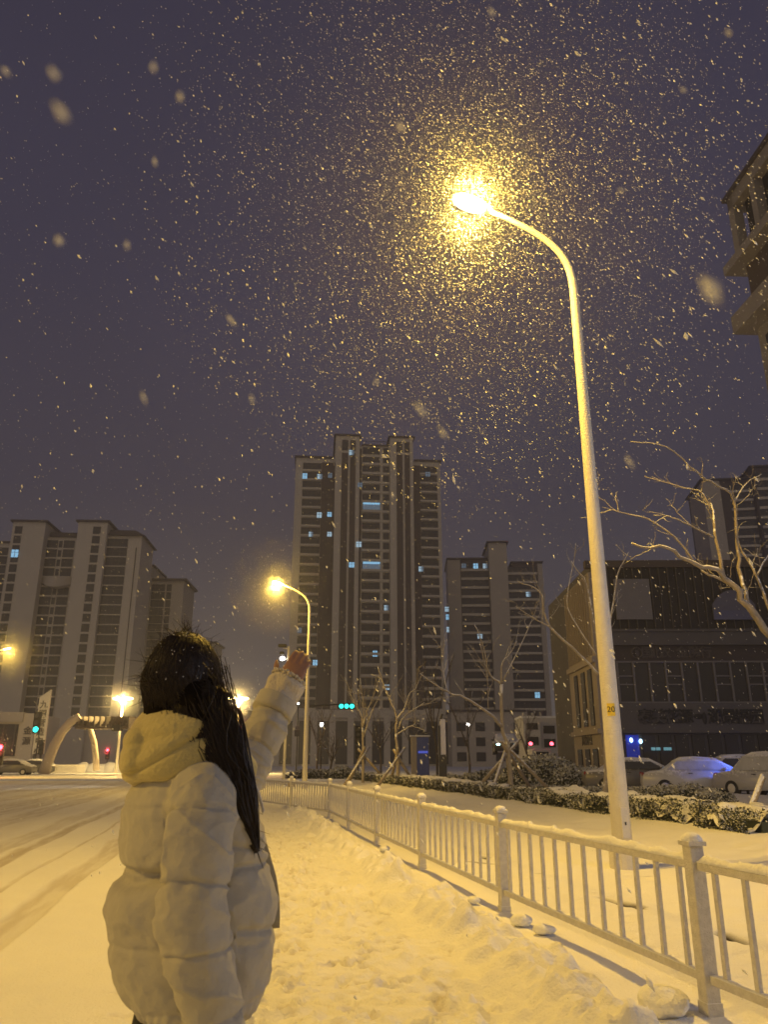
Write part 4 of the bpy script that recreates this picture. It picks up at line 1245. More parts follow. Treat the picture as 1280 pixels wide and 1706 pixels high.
def hedge(label, u0, u1, w0, w1, z0, hgt, step, leaf, nleaf, cover=.75):
    root = empty('hedge', label, 'hedge', (0, 0, 0), 0, 'clipped snowy hedges in the planting bed')
    n = nleaf
    u = rng.uniform(u0, u1, n); s = rng.random(n)
    face = rng.random(n)
    w = np.where(face < .55, w0 + .10 * rng.random(n), w0 + (w1 - w0) * rng.random(n))
    top = hgt * (1 + .10 * vnoise(u * 1.1, w * 1.1)) * (1 - .25 * np.maximum(0, vnoise(u * .5, u * 0 + 3)))
    z = np.where(face < .55, top * rng.random(n) ** .8, top * (.86 + .2 * rng.random(n)))
    w = w + .08 * vnoise(u * 2.5, z * 3) - .05 * (z / hgt)
    P = np.stack([RD.x * u + RN.x * w, RD.y * u + RN.y * w, z0 + z], 1)
    sn = np.clip(.12 + .35 * (z / hgt) ** 2, 0, .7)
    put('foliage', leaf_mesh(P, leaf, 'foliage', sn), root)
    # dark woody core
    mb = MB(); k = max(2, int((u1 - u0) / 1.0))
    rings = []
    for i in range(k + 1):
        uu_ = u0 + (u1 - u0) * i / k
        rings.append([uw(uu_, w0 + .25, z0 - .1), uw(uu_, w1 - .2, z0 - .1), uw(uu_, w1 - .2, z0 + hgt * .62), uw(uu_, w0 + .27, z0 + hgt * .60)])
    mb.loft(rings); mb.build('twiggy_core', M['leaf'], root)
    # lumpy snow lying on top
    du = step; nu, nw = int((u1 - u0) / du) + 1, 9
    U_, W_ = np.meshgrid(np.linspace(u0, u1, nu), np.linspace(w0 + .02, w1, nw), indexing='ij')
    tp = hgt * (1 + .10 * vnoise(U_ * 1.1, W_ * 1.1)) * (1 - .25 * np.maximum(0, vnoise(U_ * .5, U_ * 0 + 3)))
    nn = fbm(U_ * 2.2, W_ * 2.6, oct=4)
    Z_ = z0 + tp + .02 + .07 * nn - .22 * sstep(cover - .55, cover - 1.0, nn + .0) - .10 * sstep(.3, 0, (W_ - w0) / (w1 - w0)) ** 2
    W2 = W_ + .05 * fbm(U_ * 4, W_ * 0 + 2, oct=2)
    co = np.stack([RD.x * U_ + RN.x * W2, RD.y * U_ + RN.y * W2, Z_], -1).reshape(-1, 3)
    idx = np.arange(nu * nw).reshape(nu, nw)
    q = np.stack([idx[:-1, :-1], idx[1:, :-1], idx[1:, 1:], idx[:-1, 1:]], -1).reshape(-1, 4)
    me = bpy.data.meshes.new('snow_cover'); me.from_pydata(co.tolist(), [], q.tolist()); me.materials.append(M['snowclump'])
    me.polygons.foreach_set('use_smooth', [True] * len(me.polygons)); me.update()
    if me.polygons[0].normal.z < 0: me.flip_normals()
    put('snow_cover', me, root)

hedge('long low front hedge behind the pavement, dark leaves under a lumpy snow top', 14.6, 34, 8.75, 9.7, .10, .50, .06, .030, 17000)
hedge('farther low hedge at the staked trees, thinner snow on top', 34.3, 56, 8.7, 9.9, .10, .50, .15, .045, 7000)
hedge('short hedge corner beside the leaning snowy prop at the right edge', 12.6, 14.3, 8.75, 9.9, .10, .50, .05, .028, 2600)
def bush(label, c, rx, ry, rz, n, leaf, group='round clipped bushes'):
    root = empty('round_bush', label, 'bush', c, 0, group)
    q = rng.normal(size=(n, 3)); q /= np.linalg.norm(q, axis=1)[:, None]; q[:, 2] = np.abs(q[:, 2])
    lumps = 1 + .16 * fbm(q[:, 0] * 2.6 + c[0], q[:, 1] * 2.6, q[:, 2] * 2.6, oct=3)
    rad = lumps * (.82 + .2 * rng.random(n))
    P = q * np.array([rx, ry, rz]) * rad[:, None]
    sn = np.clip(.32 + .85 * q[:, 2] - .45 * rng.random(n), .10, .95)
    put('foliage', leaf_mesh(P, leaf, 'foliage', sn), root)
    MB().blob((0, 0, 0), rx * .8, ry * .8, rz * .8, 16, 10, .05).build('twiggy_core', M['leaf'], root, True)

for (px_, Yb, rx_, rz_, lab_) in ((1066, 25.5, .95, .50, 'low snowy shrub just right of the nearest lamp pole'), (1108, 24.5, 1.0, .58, 'low snowy shrub in front of the dull grey car'), (1152, 24.0, .95, .62, 'low snowy shrub before the middle of the blue lit car'),
                                  (1186, 22.8, .70, .50, 'small snowy shrub at the end of the shrub row, nearest the edge car'), (985, 27.5, 1.1, .45, 'low snowy shrub just left of the nearest lamp pole'), (940, 29.5, 1.1, .42, 'low snowy shrub below the lower round bush'),
                                  (890, 33, 1.2, .40, 'low snowy shrub between the pale stakes and the largest round bush'), (1028, 24.2, .8, .42, 'low snowy shrub hidden in part by the nearest lamp pole')):
    bush(lab_, (at(px_, 1300, Yb).x, Yb, .12), rx_, rx_ * .8, rz_, 3200, .036, 'low shrubs between the hedge and the cars')
Y = 42
bush('largest round bush with snow-dusted crown beside the staked trunk', (at(900, 1260, Y).x, Y, .1), 2.3, 1.9, 1.55, 9000, .075)
bush('lower round bush nestled against the largest one, toward the lamp pole', (at(965, 1265, 40).x, 40, .1), 1.55, 1.4, 1.05, 4500, .07)
bush('wide round bush on the far side of the largest one', (at(868, 1262, 45).x, 45, .1), 1.5, 1.4, 1.25, 4000, .08)
bush('small lone round bush behind the white sign column', (at(786, 1276, 46).x, 46, .08), .85, .8, .62, 2200, .07)
bush('low bush at the foot of the blue cabinet', (at(745, 1272, 50).x, 50, .05), 2.2, 1.2, .5, 2500, .08)
bush('low bush by the white sign column, farther away', (at(830, 1268, 55).x, 55, .05), 2.6, 1.2, .8, 2600, .09)
bush('dark low shrub against the far railing, under the second lamp', (at(530, 1268, 64).x, 64, .05), 2.6, 1.2, .7, 2200, .1)
bush('dark low shrub between the second lamp and the slender staked tree', (at(570, 1270, 60).x, 60, .05), 1.6, 1.0, .9, 1800, .1)
# leaning snowy prop at right edge
root = empty('leaning_prop', 'snowy log prop leaning out of the hedge corner', 'log prop', gnd(1240, 1388, .1), 0)
MB().tube([(0, 0, 0), (.32, .25, .42), (.75, .5, .98)], [.06, .058, .05], 10, jitter=.07).build('log', M['stake'], root, True)
MB().tube([(.0, -.01, .055), (.31, .24, .475), (.74, .5, 1.03)], [.03, .036, .03], 8, jitter=.25).build('snow_line', M['snow'], root, True)

# ================================================================== PARKED CARS
M['car_white'] = mat('white_car_paint', (.50, .51, .54), .35, .05, 3, snow=.30)
M['car_grey'] = mat('grey_car_paint', (.18, .175, .17), .4, .08, 3, snow=.30)
M['car_dark'] = mat('dark_car_paint', (.06, .06, .065), .35, .08, 3, snow=.28)
M['frost'] = mat('snow_stuck_glass', (.45, .46, .48), .8, .35, 4)
M['tyre'] = mat('tyre', (.015, .015, .016), .8, .2, 10)

def car(label, loc, rz, body, L_=4.5, Wd=1.78, H=1.5, roofline=None, lights=None, snowy=True, glass=None):
    root = empty('parked_car', label, 'car', loc, rz, 'snowed in parked cars')
    prof = roofline or [(-L_ / 2, .45), (-L_ / 2 + .03, .82), (-L_ / 2 + .45, .95), (-L_ * .30, 1.0), (-L_ * .17, H - .10), (-.1, H), (L_ * .16, H - .04), (L_ * .34, 1.02), (L_ / 2 - .1, .82), (L_ / 2, .55), (L_ / 2 - .03, .28), (-L_ / 2 + .05, .26)]
    belt = 1.0
    rings = []
    for s in (-1, -.97, -.9, .9, .97, 1):
        k = 1 - .06 * (abs(s) > .95) - .05 * (abs(s) > .99)
        ring = []
        for (x, z) in prof:
            tuck = 1 - (.16 * max(0, (z - .95) / (H - .95)))
            ring.append((x * (1 - .012 * (abs(s) > .95)), s * Wd / 2 * tuck, .27 + (z - .27) * (1 - .02 * (abs(s) > .95))))
        rings.append(ring)
    MB().loft(rings).build('body', body, root, True)
    # side glass
    gp = [(x, z) for x, z in prof if z > .97]
    xa, xb = gp[0][0] + .15, gp[-1][0] - .12
    for s in (-1, 1):
        mb = MB()
        o = [(xa + .02, belt + .02), (xb - .05, belt + .02), (xb - L_ * .14, H - .13), (xa + L_ * .10, H - .13)]
        yb, yt = s * (Wd / 2 * (1 - .16 * .05 / (H - .95)) + .004), s * (Wd / 2 * (1 - .16 * (H - .13 - .95) / (H - .95)) + .006)
        ys = [yb, yb, yt, yt]
        mb.add([(x, y, z) for (x, z), y in zip(o, ys)] + [(x, y * .97, z) for (x, z), y in zip(o, ys)], [(0, 1, 2, 3), (7, 6, 5, 4), (0, 4, 5, 1), (1, 5, 6, 2), (2, 6, 7, 3), (3, 7, 4, 0)])
        mb.build('side_window', glass or M['glass'], root)
        MB().tube([(xb - .25, s * Wd / 2, belt + .02), (xb - .22, s * (Wd / 2 + .13), belt + .08), (xb - .25, s * (Wd / 2 + .22), belt + .06)], [.03, .07, .05], 8).build('wing_mirror', body, root, True)
        MB().box(-.35, -.18, s * (Wd / 2 + .0), s * (Wd / 2 + .03), .86, .89).build('door_handle', M['darkmetal'], root)
    for x in (-L_ * .30, L_ * .31):
        for s in (-1, 1):
            w_ = MB().tube([(x, s * (Wd / 2 - .2), .31), (x, s * (Wd / 2 + .015), .31)], .31, 20).build('wheel', M['tyre'], root, True)
            MB().tube([(x, s * (Wd / 2 + .012), .31), (x, s * (Wd / 2 + .03), .31)], [.19, .16], 14).build('rim', M['galv'], w_, True)
    for s in (-1, 1):
        MB().blob((L_ / 2 - .12, s * Wd * .36, .70), .1, .2, .09, 10, 6).build('headlight', lights or M['frame'], root, True)
        MB().blob((-L_ / 2 + .05, s * Wd * .38, .82), .06, .16, .10, 10, 6).build('tail_light', mat('tail_lens', (.25, .02, .02), .3, .1, 5), root, True)
    if snowy:
        mb = MB(); rr = []
        for s in (-.74, -.6, 0, .6, .74):
            rr.append([(x, s * Wd / 2, z) for x, z in ((-L_ * .2, H - .14), (-.5, H + .045 - .06 * (abs(s) > .7)), (0, H + .07 - .07 * (abs(s) > .7)), (L_ * .14, H + .03 - .05 * (abs(s) > .7)), (L_ * .18, H - .08), (0, H - .08))])
        mb.loft(rr); mb.build('roof_snow', M['snow'], root, True)
        mb = MB(); rr = []
        for s in (-.84, -.7, 0, .7, .84):
            d_ = .05 * (abs(s) > .8)
            rr.append([(x, s * Wd / 2, z - d_) for x, z in ((L_ * .33, 1.08), (L_ * .42, 1.0), (L_ / 2 - .1, .88), (L_ / 2 - .15, .76), (L_ * .36, .9))])
        mb.loft(rr); mb.build('bonnet_snow', M['snow'], root, True)
        mb = MB(); rr = []
        for s in (-.78, -.65, 0, .65, .78):
            rr.append([(x, s * Wd / 2, z) for x, z in ((L_ * .145, H - .02), (L_ * .16, H + .03), (L_ * .345, 1.09), (L_ * .33, 1.02))])
        mb.loft(rr); mb.build('windscreen_snow', M['snow'], root, True)
    return root

# the blue lit white car: seen side on, nose to the right and a little toward us
p = gnd(1155, 1308)
car('snow-covered white car lit blue, between the lamp pole and the edge car', (at(1158, 1290, 35.5).x, 35.5, 0), R(-14), M['car_white'], glass=M['frost'])
car('pale snow-plastered car cut by the right edge, beside the blue lit one', (at(1292, 1290, 32.5).x, 32.5, 0), R(-62), M['car_white'], 4.6, 1.85, 1.68, glass=M['frost'])
car('dull grey car half behind the lamp pole, parked before the shop', (at(1050, 1280, 38.8).x, 38.8, 0), R(-4), M['car_grey'], 4.6, 1.8, 1.48)
car('dark snowy car behind the blue lit one, only its roof showing', (at(1228, 1280, 39.4).x, 39.4, 0), R(-4), M['car_dark'], 4.6, 1.8, 1.62)
for lab, px, Yd, rz, b in (('dark parked car under snow beyond the footbridge leg', 60, 92, R(2), 'car_dark'), ('car under thick snow parked left of the arched gateway', 20, 80, R(6), 'car_grey')):
    car(lab, (at(px, 1270, Yd).x, Yd, 0), rz, M[b])
for lab, px, py, Yd, b in (('oncoming car with cyan white headlights beside the staked trunk', 842, 1241, 62, 'car_dark'),):
    c_ = car(lab, (at(px, py, Yd).x, Yd, at(px, py, Yd).z - .72), R(-95), M[b], lights=M['teal_head'])
    c_['group'] = 'vehicles on the far road'
c_ = empty('van', 'pale delivery van with red tail lights in front of the white house', 'van', (at(903, 1255, 80).x, 80, 0), 0)
MB().box(-.95, .95, 0, 4.6, .4, 2.5).build('body', M['dimwhite'], c_, bevel=.12)
MB().box(-.7, .7, -.03, .02, 1.5, 2.2).build('rear_window', M['glass'], c_)
for s in (-1, 1):
    z_ = at(903, 1239, 80).z
    MB().blob((s * 2.1 * .5, -.05, z_), .2, .08, .17, 10, 6).build('tail_light', M['red_sig'], c_, True)
    MB().tube([(s * .8 - .1, .6, .35), (s * .8 + .1, .6, .35)], .35, 14).build('wheel', M['tyre'], c_, True)

# ================================================================== STREET FURNITURE
g = at(1243, 1288, 33.6)  # added to light the cars blue; its post and globe are made up
root = empty('added_marker_light', 'added blue marker light between the blue lit car and the edge car', 'marker light', (g.x, 33.6, 0), 0)
MB().tube([(0, 0, 0), (0, 0, g.z - .1)], [.06, .05], 10).build('post', M['darkmetal'], root, True)
MB().blob((0, 0, g.z), .10, .10, .12, 12, 8).build('globe', glow('blue_globe', (.15, .35, 1.0), 4.0), root, True)
l = bpy.data.lights.new('blue_light', 'POINT'); l.energy = E7; l.color = (.07, .17, 1.0); l.shadow_soft_size = .15
o = bpy.data.objects.new('blue_light', l); COL.objects.link(o); o.parent = root; o.location = (-.15, -.22, g.z + .35)
def pole_thing(name, label, cat, x, y, h_, r, m, group=None):
    root = empty(name, label, cat, (x, y, 0), 0, group)
    MB().tube([(0, 0, 0), (0, 0, h_)], [r, r * .75], 10).build('pole', m, root, True)
    return root

def signal_head(root, loc, m_on, on=0, horizontal=False, s=.3, face=-1):
    mb = MB()
    if horizontal: mb.box(-1.65 * s, 1.65 * s, -.12, .12, -.55 * s, .55 * s)
    else: mb.box(-.55 * s, .55 * s, -.12, .12, -1.65 * s, 1.65 * s)
    hd = mb.build('signal_housing', M['black'], root, loc=loc)
    for k in (-1, 0, 1):
        c = (k * s * 1.05, -.13, 0) if horizontal else (0, -.13, -k * s * 1.05)
        lit = (k in on) if isinstance(on, tuple) else k == on
        MB().tube([(c[0], c[1] - .03, c[2]), (c[0], c[1] + .05, c[2])], s * .42, 14).build('signal_lens', m_on if lit else M['darkmetal'], hd)
        MB().tube([(c[0], c[1] - .16, c[2] + s * .10), (c[0], c[1] + .0, c[2] + s * .10)], s * .50, 12, cap=False).build('visor', M['black'], hd)
    return hd

# overhead green signals
Yd = 60; g = at(578, 1177, Yd)
root = empty('overhead_signal', 'overhead traffic signal showing three green lights before the tallest tower', 'traffic signal', (at(508, 1250, Yd).x, Yd, 0), 0, 'traffic signals at the crossing')
MB().tube([(0, 0, 0), (0, 0, g.z + .2)], [.14, .10], 10).build('pole', M['darkmetal'], root, True)
MB().tube([(0, 0, g.z + .0), (g.x - root.location.x + .7, 0, g.z + .25)], [.07, .05], 8).build('arm', M['darkmetal'], root, True)
signal_head(root, (g.x - root.location.x, -.15, g.z), M['green_sig'], (-1, 0, 1), True, .38)
Yd = 56; g = at(597, 1224, Yd)
root = pole_thing('pedestrian_signal', 'unlit dark signal stack beside the slender staked tree', 'traffic signal', g.x, Yd, g.z - .6, .06, M['darkmetal'], 'traffic signals at the crossing')
signal_head(root, (0, -.1, g.z), M['green_sig'], 9, False, .36)
signal_head(root, (0, -.1, g.z - 1.1), M['green_sig'], 9, False, .3)
Yd = 95; g = at(58, 1217, Yd)
root = pole_thing('traffic_signal', 'traffic signal with a cyan green light overlapping the white sign pillar', 'traffic signal', g.x + .5, Yd, g.z + .8, .10, M['darkmetal'], 'traffic signals at the crossing')
signal_head(root, (-.35, -.1, g.z + .9), M['green_sig'], 1, False, .75)
signal_head(root, (.55, -.1, at(63, 1245, Yd).z), M['lens_far'], 9, False, .5)
for lab, px, py, Yd, s in (('small red signal on a post beyond the arched gateway', 180, 1250, 105, .42), ('red signal seen between the hair and the raised arm', 396, 1216, 70, .40), ('large red signal at the left edge of the crossing', 2, 1246, 70, .55)):
    g = at(px, py, Yd)
    root = pole_thing('traffic_signal', lab, 'traffic signal', g.x, Yd, max(.5, g.z - s), .08, M['darkmetal'], 'traffic signals at the crossing')
    signal_head(root, (0, -.1, g.z - s), M['red_sig'], -1, False, s)
    l = bpy.data.lights.new('signal_glow', 'POINT'); l.energy = 220; l.color = (1, .03, .06); l.shadow_soft_size = .2
    o = bpy.data.objects.new('signal_glow', l); COL.objects.link(o); o.parent = root; o.location = (0, -.55, g.z)
    glow_snow((g.x, Yd - .4, g.z), 1500, .1, 1.6, 1.0, .006, 'snow added to make a red glow around the ' + lab)
# brake lights / shop sign cluster by the hair
Yd = 66; g = at(377, 1222, Yd)
root = empty('roadside_screen', 'red lit roadside screen partly hidden by the hair', 'screen', (g.x, Yd, 0), 0)
sc_ = MB()
sc_.box(-.75, .45, -.12, -.06, g.z - .5, g.z + .25)
MB().box(-.9, .6, -.06, .06, g.z - .7, g.z + .5).build('board', M['black'], root)
sc_.build('lit_panel', glow('red_dots', (1, .05, .12), 2.2), root)
MB().box(-.6, .3, -.14, -.07, g.z - .68, g.z - .55).build('white_strip', glow('pale_strip', (1, .85, .9), 2.5), root)
for s in (-.6, .4): MB().tube([(s, 0, 0), (s, 0, g.z - .7)], .06, 8).build('leg', M['darkmetal'], root, True)
# gantry line behind
Yd = 84
root = empty('road_gantry', 'thin horizontal road gantry crossing behind the red signal', 'gantry', (at(360, 1250, Yd).x, Yd, 0), 0)
z_ = at(380, 1186, Yd).z; xr = at(395, 1186, Yd).x - root.location.x
MB().tube([(-1.5, 0, 0), (-1.5, 0, z_)], .13, 8).build('post', M['fin'], root, True)
MB().tube([(-1.5, 0, z_), (xr, 0, z_)], .12, 8).build('beam', M['fin'], root, True)
MB().box(xr - .1, xr + .1, -.2, .2, z_ - .3, z_ + .1).build('camera_box', M['darkmetal'], root)
# camera pole with white floodlight
Yd = 47; g = at(481, 1077, Yd)
root = pole_thing('camera_pole', 'thin pole with a white floodlight and cameras, left of the raised hand', 'camera pole', g.x, Yd, g.z, .09, M['paint'])
MB().tube([(0, 0, g.z - .15), (-.35, 0, g.z - .1)], .03, 6).build('arm', M['paint'], root)
MB().tube([(0, 0, g.z - .75), (-.30, 0, g.z - .78)], .03, 6).build('arm', M['paint'], root)
MB().box(-.62, -.12, -.25, .1, g.z - .05, g.z + .12).build('camera', M['black'], root, bevel=.03)
MB().box(-.50, -.25, -.3, .05, g.z - .52, g.z - .34).build('camera', M['black'], root, bevel=.03)
MB().blob((-.33, -.12, g.z - .74), .17, .12, .13, 12, 8).build('floodlight', M['white_spot'], root, True)
sl = bpy.data.lights.new('floodlight_beam', 'SPOT'); sl.energy = 1800; sl.color = (1, .93, .8); sl.spot_size = R(38); sl.spot_blend = .5; sl.shadow_soft_size = .08
so_ = bpy.data.objects.new('floodlight_beam', sl); COL.objects.link(so_); so_.parent = root; so_.location = (-.6, -.15, g.z - .80)
so_.rotation_euler = Vector((-1, -.15, -.42)).to_track_quat('-Z', 'Y').to_euler()
# path lamp posts with tiny white lights
for lab, px, py, Yd in (('small path lamp with a white light behind the second lamp pole', 536, 1207, 66), ('small path lamp with a white light by the bare tree right of the sign column', 780, 1207, 72)):
    g = at(px, py, Yd)
    root = pole_thing('path_lamp', lab, 'path lamp', g.x, Yd, g.z - .1, .06, M['darkmetal'], 'path lamps in the far garden')
    MB().blob((0, 0, g.z), .13, .13, .17, 10, 8).build('globe', M['white_spot'], root, True)
    MB().tube([(0, 0, g.z + .14), (0, 0, g.z + .22)], [.2, .05], 10).build('lamp_cap', M['darkmetal'], root)
g = at(497, 1172, 75)
root = pole_thing('signal_mast', 'slim mast with small boxes between the arm and the second lamp pole', 'mast', g.x, 75, g.z, .07, M['darkmetal'])
MB().box(-.25, .25, -.15, .15, at(497, 1227, 75).z, at(497, 1220, 75).z + .2).build('box', M['darkmetal'], root)
MB().box(-.18, .18, -.15, .15, at(497, 1210, 75).z - .3, at(497, 1210, 75).z).build('box', M['frame'], root)
MB().blob((0, 0, g.z), .09, .09, .09, 8, 6).build('lamp_tip', M['white_spot'], root)
# kiosk cabinet
Yd = 58; a_, b_ = at(686, 1256, Yd), at(715, 1228, Yd)
root = empty('utility_cabinet', 'tan cabinet with a blue lit panel, beyond the staked trees', 'cabinet', (a_.x, Yd, 0), R(0))
wz = at(700, 1227, Yd).z
MB().box(0, b_.x - a_.x, 0, 1.3, 0, wz).build('body', M['tan_stone'], root, bevel=.03)
MB().box(.38, b_.x - a_.x - .03, -.05, -.003, .2, wz - .05).build('blue_panel', mat('blue_panel', (.05, .08, .28), .5, .1, 3), root)
MB().box(.48, b_.x - a_.x - .1, -.08, -.053, wz * .62, wz * .62 + .16).build('light_strip', M['blue_sign'], root)
MB().box(-.08, b_.x - a_.x + .08, -.1, 1.4, wz + .003, wz + .08).build('snow_cap', M['snow'], root)
MB().blob(((b_.x - a_.x) * .6, .6, wz + .1), .45, .4, .35, 10, 7, .1).build('dark_dish', M['darkmetal'], root, True)
# pale information column on dark base
Yd = 39; g0 = at(740, 1298, Yd); zt2, zm2 = at(739, 1200, Yd).z, at(740, 1260, Yd).z
root = empty('sign_column', 'slim white column on a dark base in the snowy bed', 'sign column', (g0.x, Yd, .05), 0)
MB().box(-.13, .13, -.06, .06, zm2, zt2).build('white_panel', mat('white_column', (.72, .72, .78), .5, .05, 4), root, bevel=.02)
MB().box(-.15, .15, -.1, .1, 0, zm2 + .02).box(-.22, -.131, -.08, .08, 0, zt2 - .3).build('dark_base', M['darkmetal'], root)
MB().tube([(-.13, 0, zt2 - .1), (-.05, 0, zt2 + .15), (.0, 0, zt2 + .25)], .05, 8).build('camera_head', M['darkmetal'], root, True)
# low kerb stones and posts by the far road
kb = MB().box(-60, 10, 0, .3, 0, .14).build('far_kerb', M['snow'], None, loc=(at(560, 1290, 58).x, 58, 0)); tag(kb, kind='structure')
kb = MB().box(-80, 60, 0, 26, 0, .05).build('far_road', mat('wet_asphalt', (.10, .095, .10), .6, .3, .3, .3, 20, snow=.12), None, loc=(0, 63, 0)); tag(kb, kind='structure')
root = empty('snowy_stump', 'single low snow-capped stump beside the far railing', 'stump', (at(458 + 28, 1297, 44).x, 44, 0), 0)
MB().tube([(0, 0, 0), (0, 0, .35)], [.22, .2], 12).build('stump', M['stake'], root, True)
MB().blob((0, 0, .36), .26, .26, .14, 12, 8).build('snow_cap', M['snow'], root, True)
# low barrier of white pickets left of the gateway
root = empty('picket_barrier', 'low white picket barrier passing under the arched gateway', 'barrier', (at(80, 1285, 92).x, 92, 0), 0)
mb = MB(); wdt = at(140, 1280, 92).x - root.location.x
for k in range(26): mb.box(wdt * k / 25 - .05, wdt * k / 25 + .05, -.03, .03, .05, .95)
mb.box(0, wdt, -.02, .02, .82, .9); mb.box(0, wdt, -.02, .02, .2, .28)
mb.build('pickets', M['paint'], root)
# snowy planter rim, right of the gateway
root = empty('snowy_bank', 'long bank of cleared snow beyond the gateway, under the small red signal', 'snow bank', (at(180, 1272, 100).x, 100, 0), 0)
mb = MB()
for k in range(9): mb.blob((-3 + k * 1.1, 0, .1), 1.0, .8, random.uniform(.7, 1.3), 12, 8, .08)
mb.build('bank', M['snowclump'], root, True)

# unseen path lamp, added outside the frame as source of cool light from the right
root = pole_thing('path_lamp', 'unseen cool white path lamp added on the near right', 'path lamp', 11.0, 4.5, 3.3, .06, M['darkmetal'])
MB().blob((0, 0, 3.45), .15, .15, .18, 12, 8).build('globe', M['white_spot'], root, True)
l = bpy.data.lights.new('added_side_light', 'POINT'); l.energy = E6; l.color = (.72, .78, 1.0); l.shadow_soft_size = .15
o = bpy.data.objects.new('added_side_light', l); COL.objects.link(o); o.parent = root; o.location = (-.28, 0, 3.45)
# ================================================================== THE PERSON
A60 = R(60)
FW = Vector((math.sin(A60), math.cos(A60), 0)); LF = Vector((-math.cos(A60), math.sin(A60), 0))
BC = Vector((-.462, 2.035, 0))
def B(f, l, z): return BC + FW * f + LF * l + Vector((0, 0, z))

M['skin'] = mat('skin', (.36, .20, .125), .55, .06, 8, .1, 60)
M['coat'] = mat('padded_coat', (.47, .445, .37), .70, .04, 3, .55, 17, spec=.3, sheen=.15)
M['hoodm'] = mat('fleece_hood', (.58, .50, .22), .9, .06, 6, .35, 120, spec=.2, sheen=.3)
M['hair'] = mat('dark_hair', (.020, .012, .008), .48, .25, 30, 0)
M['hairbase'] = mat('hair_shade', (.006, .004, .003), .9, .2, 30, 0, spec=.1)
M['fur'] = mat('cream_fleece_cuff', (.66, .60, .48), .9, .1, 30, .6, 120)
M['trouser'] = mat('black_trousers', (.012, .012, .013), .8, .2, 20, .3, 120)
M['boot'] = mat('dark_boots', (.02, .018, .016), .6, .2, 10)
M['lining'] = mat('olive_placket', (.30, .26, .16), .8, .06, 6, .2, 60)

person = empty('person', 'woman in a pale hooded puffer coat, long dark hair, one hand raised to the snow', 'person', (BC.x, BC.y, 0))
PL = person.location
def Bl(f, l, z): return FW * f + LF * l + Vector((0, 0, z))

def to_local(p): return Vector(p) - Vector((BC.x, BC.y, 0))

SH_L = Bl(.0, .165, 1.335); EL_L = to_local((-.428, 2.40, 1.352)); WR_L = to_local((-.327, 2.50, 1.600))
SH_R = Bl(-.035, -.17, 1.335); EL_R = Bl(-.062, -.238, 1.085); WR_R = Bl(.04, -.232, .845)
HC = Bl(-.055, .0, 1.588)             # head centre
HD = (FW * .62 + Vector((-.02, .8, 0))).normalized()     # where the face points (turned toward the lamp)
HDv = (HD + Vector((0, 0, .30))).normalized()
HR = HDv.cross(Vector((0, 0, 1))).normalized(); HU = HR.cross(HDv)

body = MB()
# head: lofted rings along its own up axis with brow, nose and chin
rings = []
for i in range(25):
    t = i / 24
    z = -.125 + .245 * t
    th = math.acos(max(-1, min(1, (t - .5) * 2 * .999)))
    base = max(.012, math.sin(th)) ** .8
    rx, ry = .074 * base, .094 * base
    if t < .35: rx *= .80 + .2 * t / .35; ry *= .86 + .14 * t / .35
    ring = []
    for k in range(32):
        a = 2 * math.pi * k / 32
        fx = math.cos(a); sx = math.sin(a)
        ext = 0
        if fx > .80:
            w_ = ((fx - .80) / .20) ** 1.2
            ext += .024 * w_ * max(0, 1 - abs(t - .40) / .11) * (fx > .93)    # nose
            ext += .006 * w_ * max(0, 1 - abs(t - .22) / .05)               # lips
            ext += .010 * w_ * max(0, 1 - abs(t - .08) / .10)               # chin
            ext += .004 * w_ * max(0, 1 - abs(t - .60) / .06)               # brow
        if .55 < fx < .93: ext -= .006 * max(0, 1 - abs(t - .5) / .06)      # eye sockets
        ring.append(HC + HDv * (fx * ry + ext) + HR * (sx * rx) + HU * z)
    rings.append(ring)
body.loft(rings)
for s in (-1, 1):    # ears
    body.blob(HC + HR * (s * .076) - HDv * .008 + HU * -.012, .018, .018, .030, 10, 8)
body.tube([HC + HU * -.06 - HDv * .012, Bl(-.045, 0, 1.44), Bl(-.03, 0, 1.36)], [.052, .053, .075], 16)
body.tube([Bl(-.03, 0, 1.40), Bl(-.02, 0, 1.30), Bl(0, 0, 1.12), Bl(0, 0, .98), Bl(-.01, 0, .86)], [.07, .115, .11, .11, .11], 20)
body.tube([Bl(-.02, .08, 1.36), SH_L, EL_L, WR_L], [.045, .045, .038, .028], 14)
body.tube([Bl(-.02, -.08, 1.36), SH_R, EL_R, WR_R], [.045, .045, .038, .028], 14)
for s in (-1, 1):
    body.tube([Bl(-.01, s * .075, .92), Bl(.0, s * .085, .70), Bl(.01, s * .085, .47), Bl(-.01, s * .085, .10)], [.08, .078, .058, .038], 16)
    body.tube([Bl(-.05, s * .085, .04), Bl(.03, s * .085, .05), Bl(.14, s * .09, .03)], [.036, .042, .028], 12)

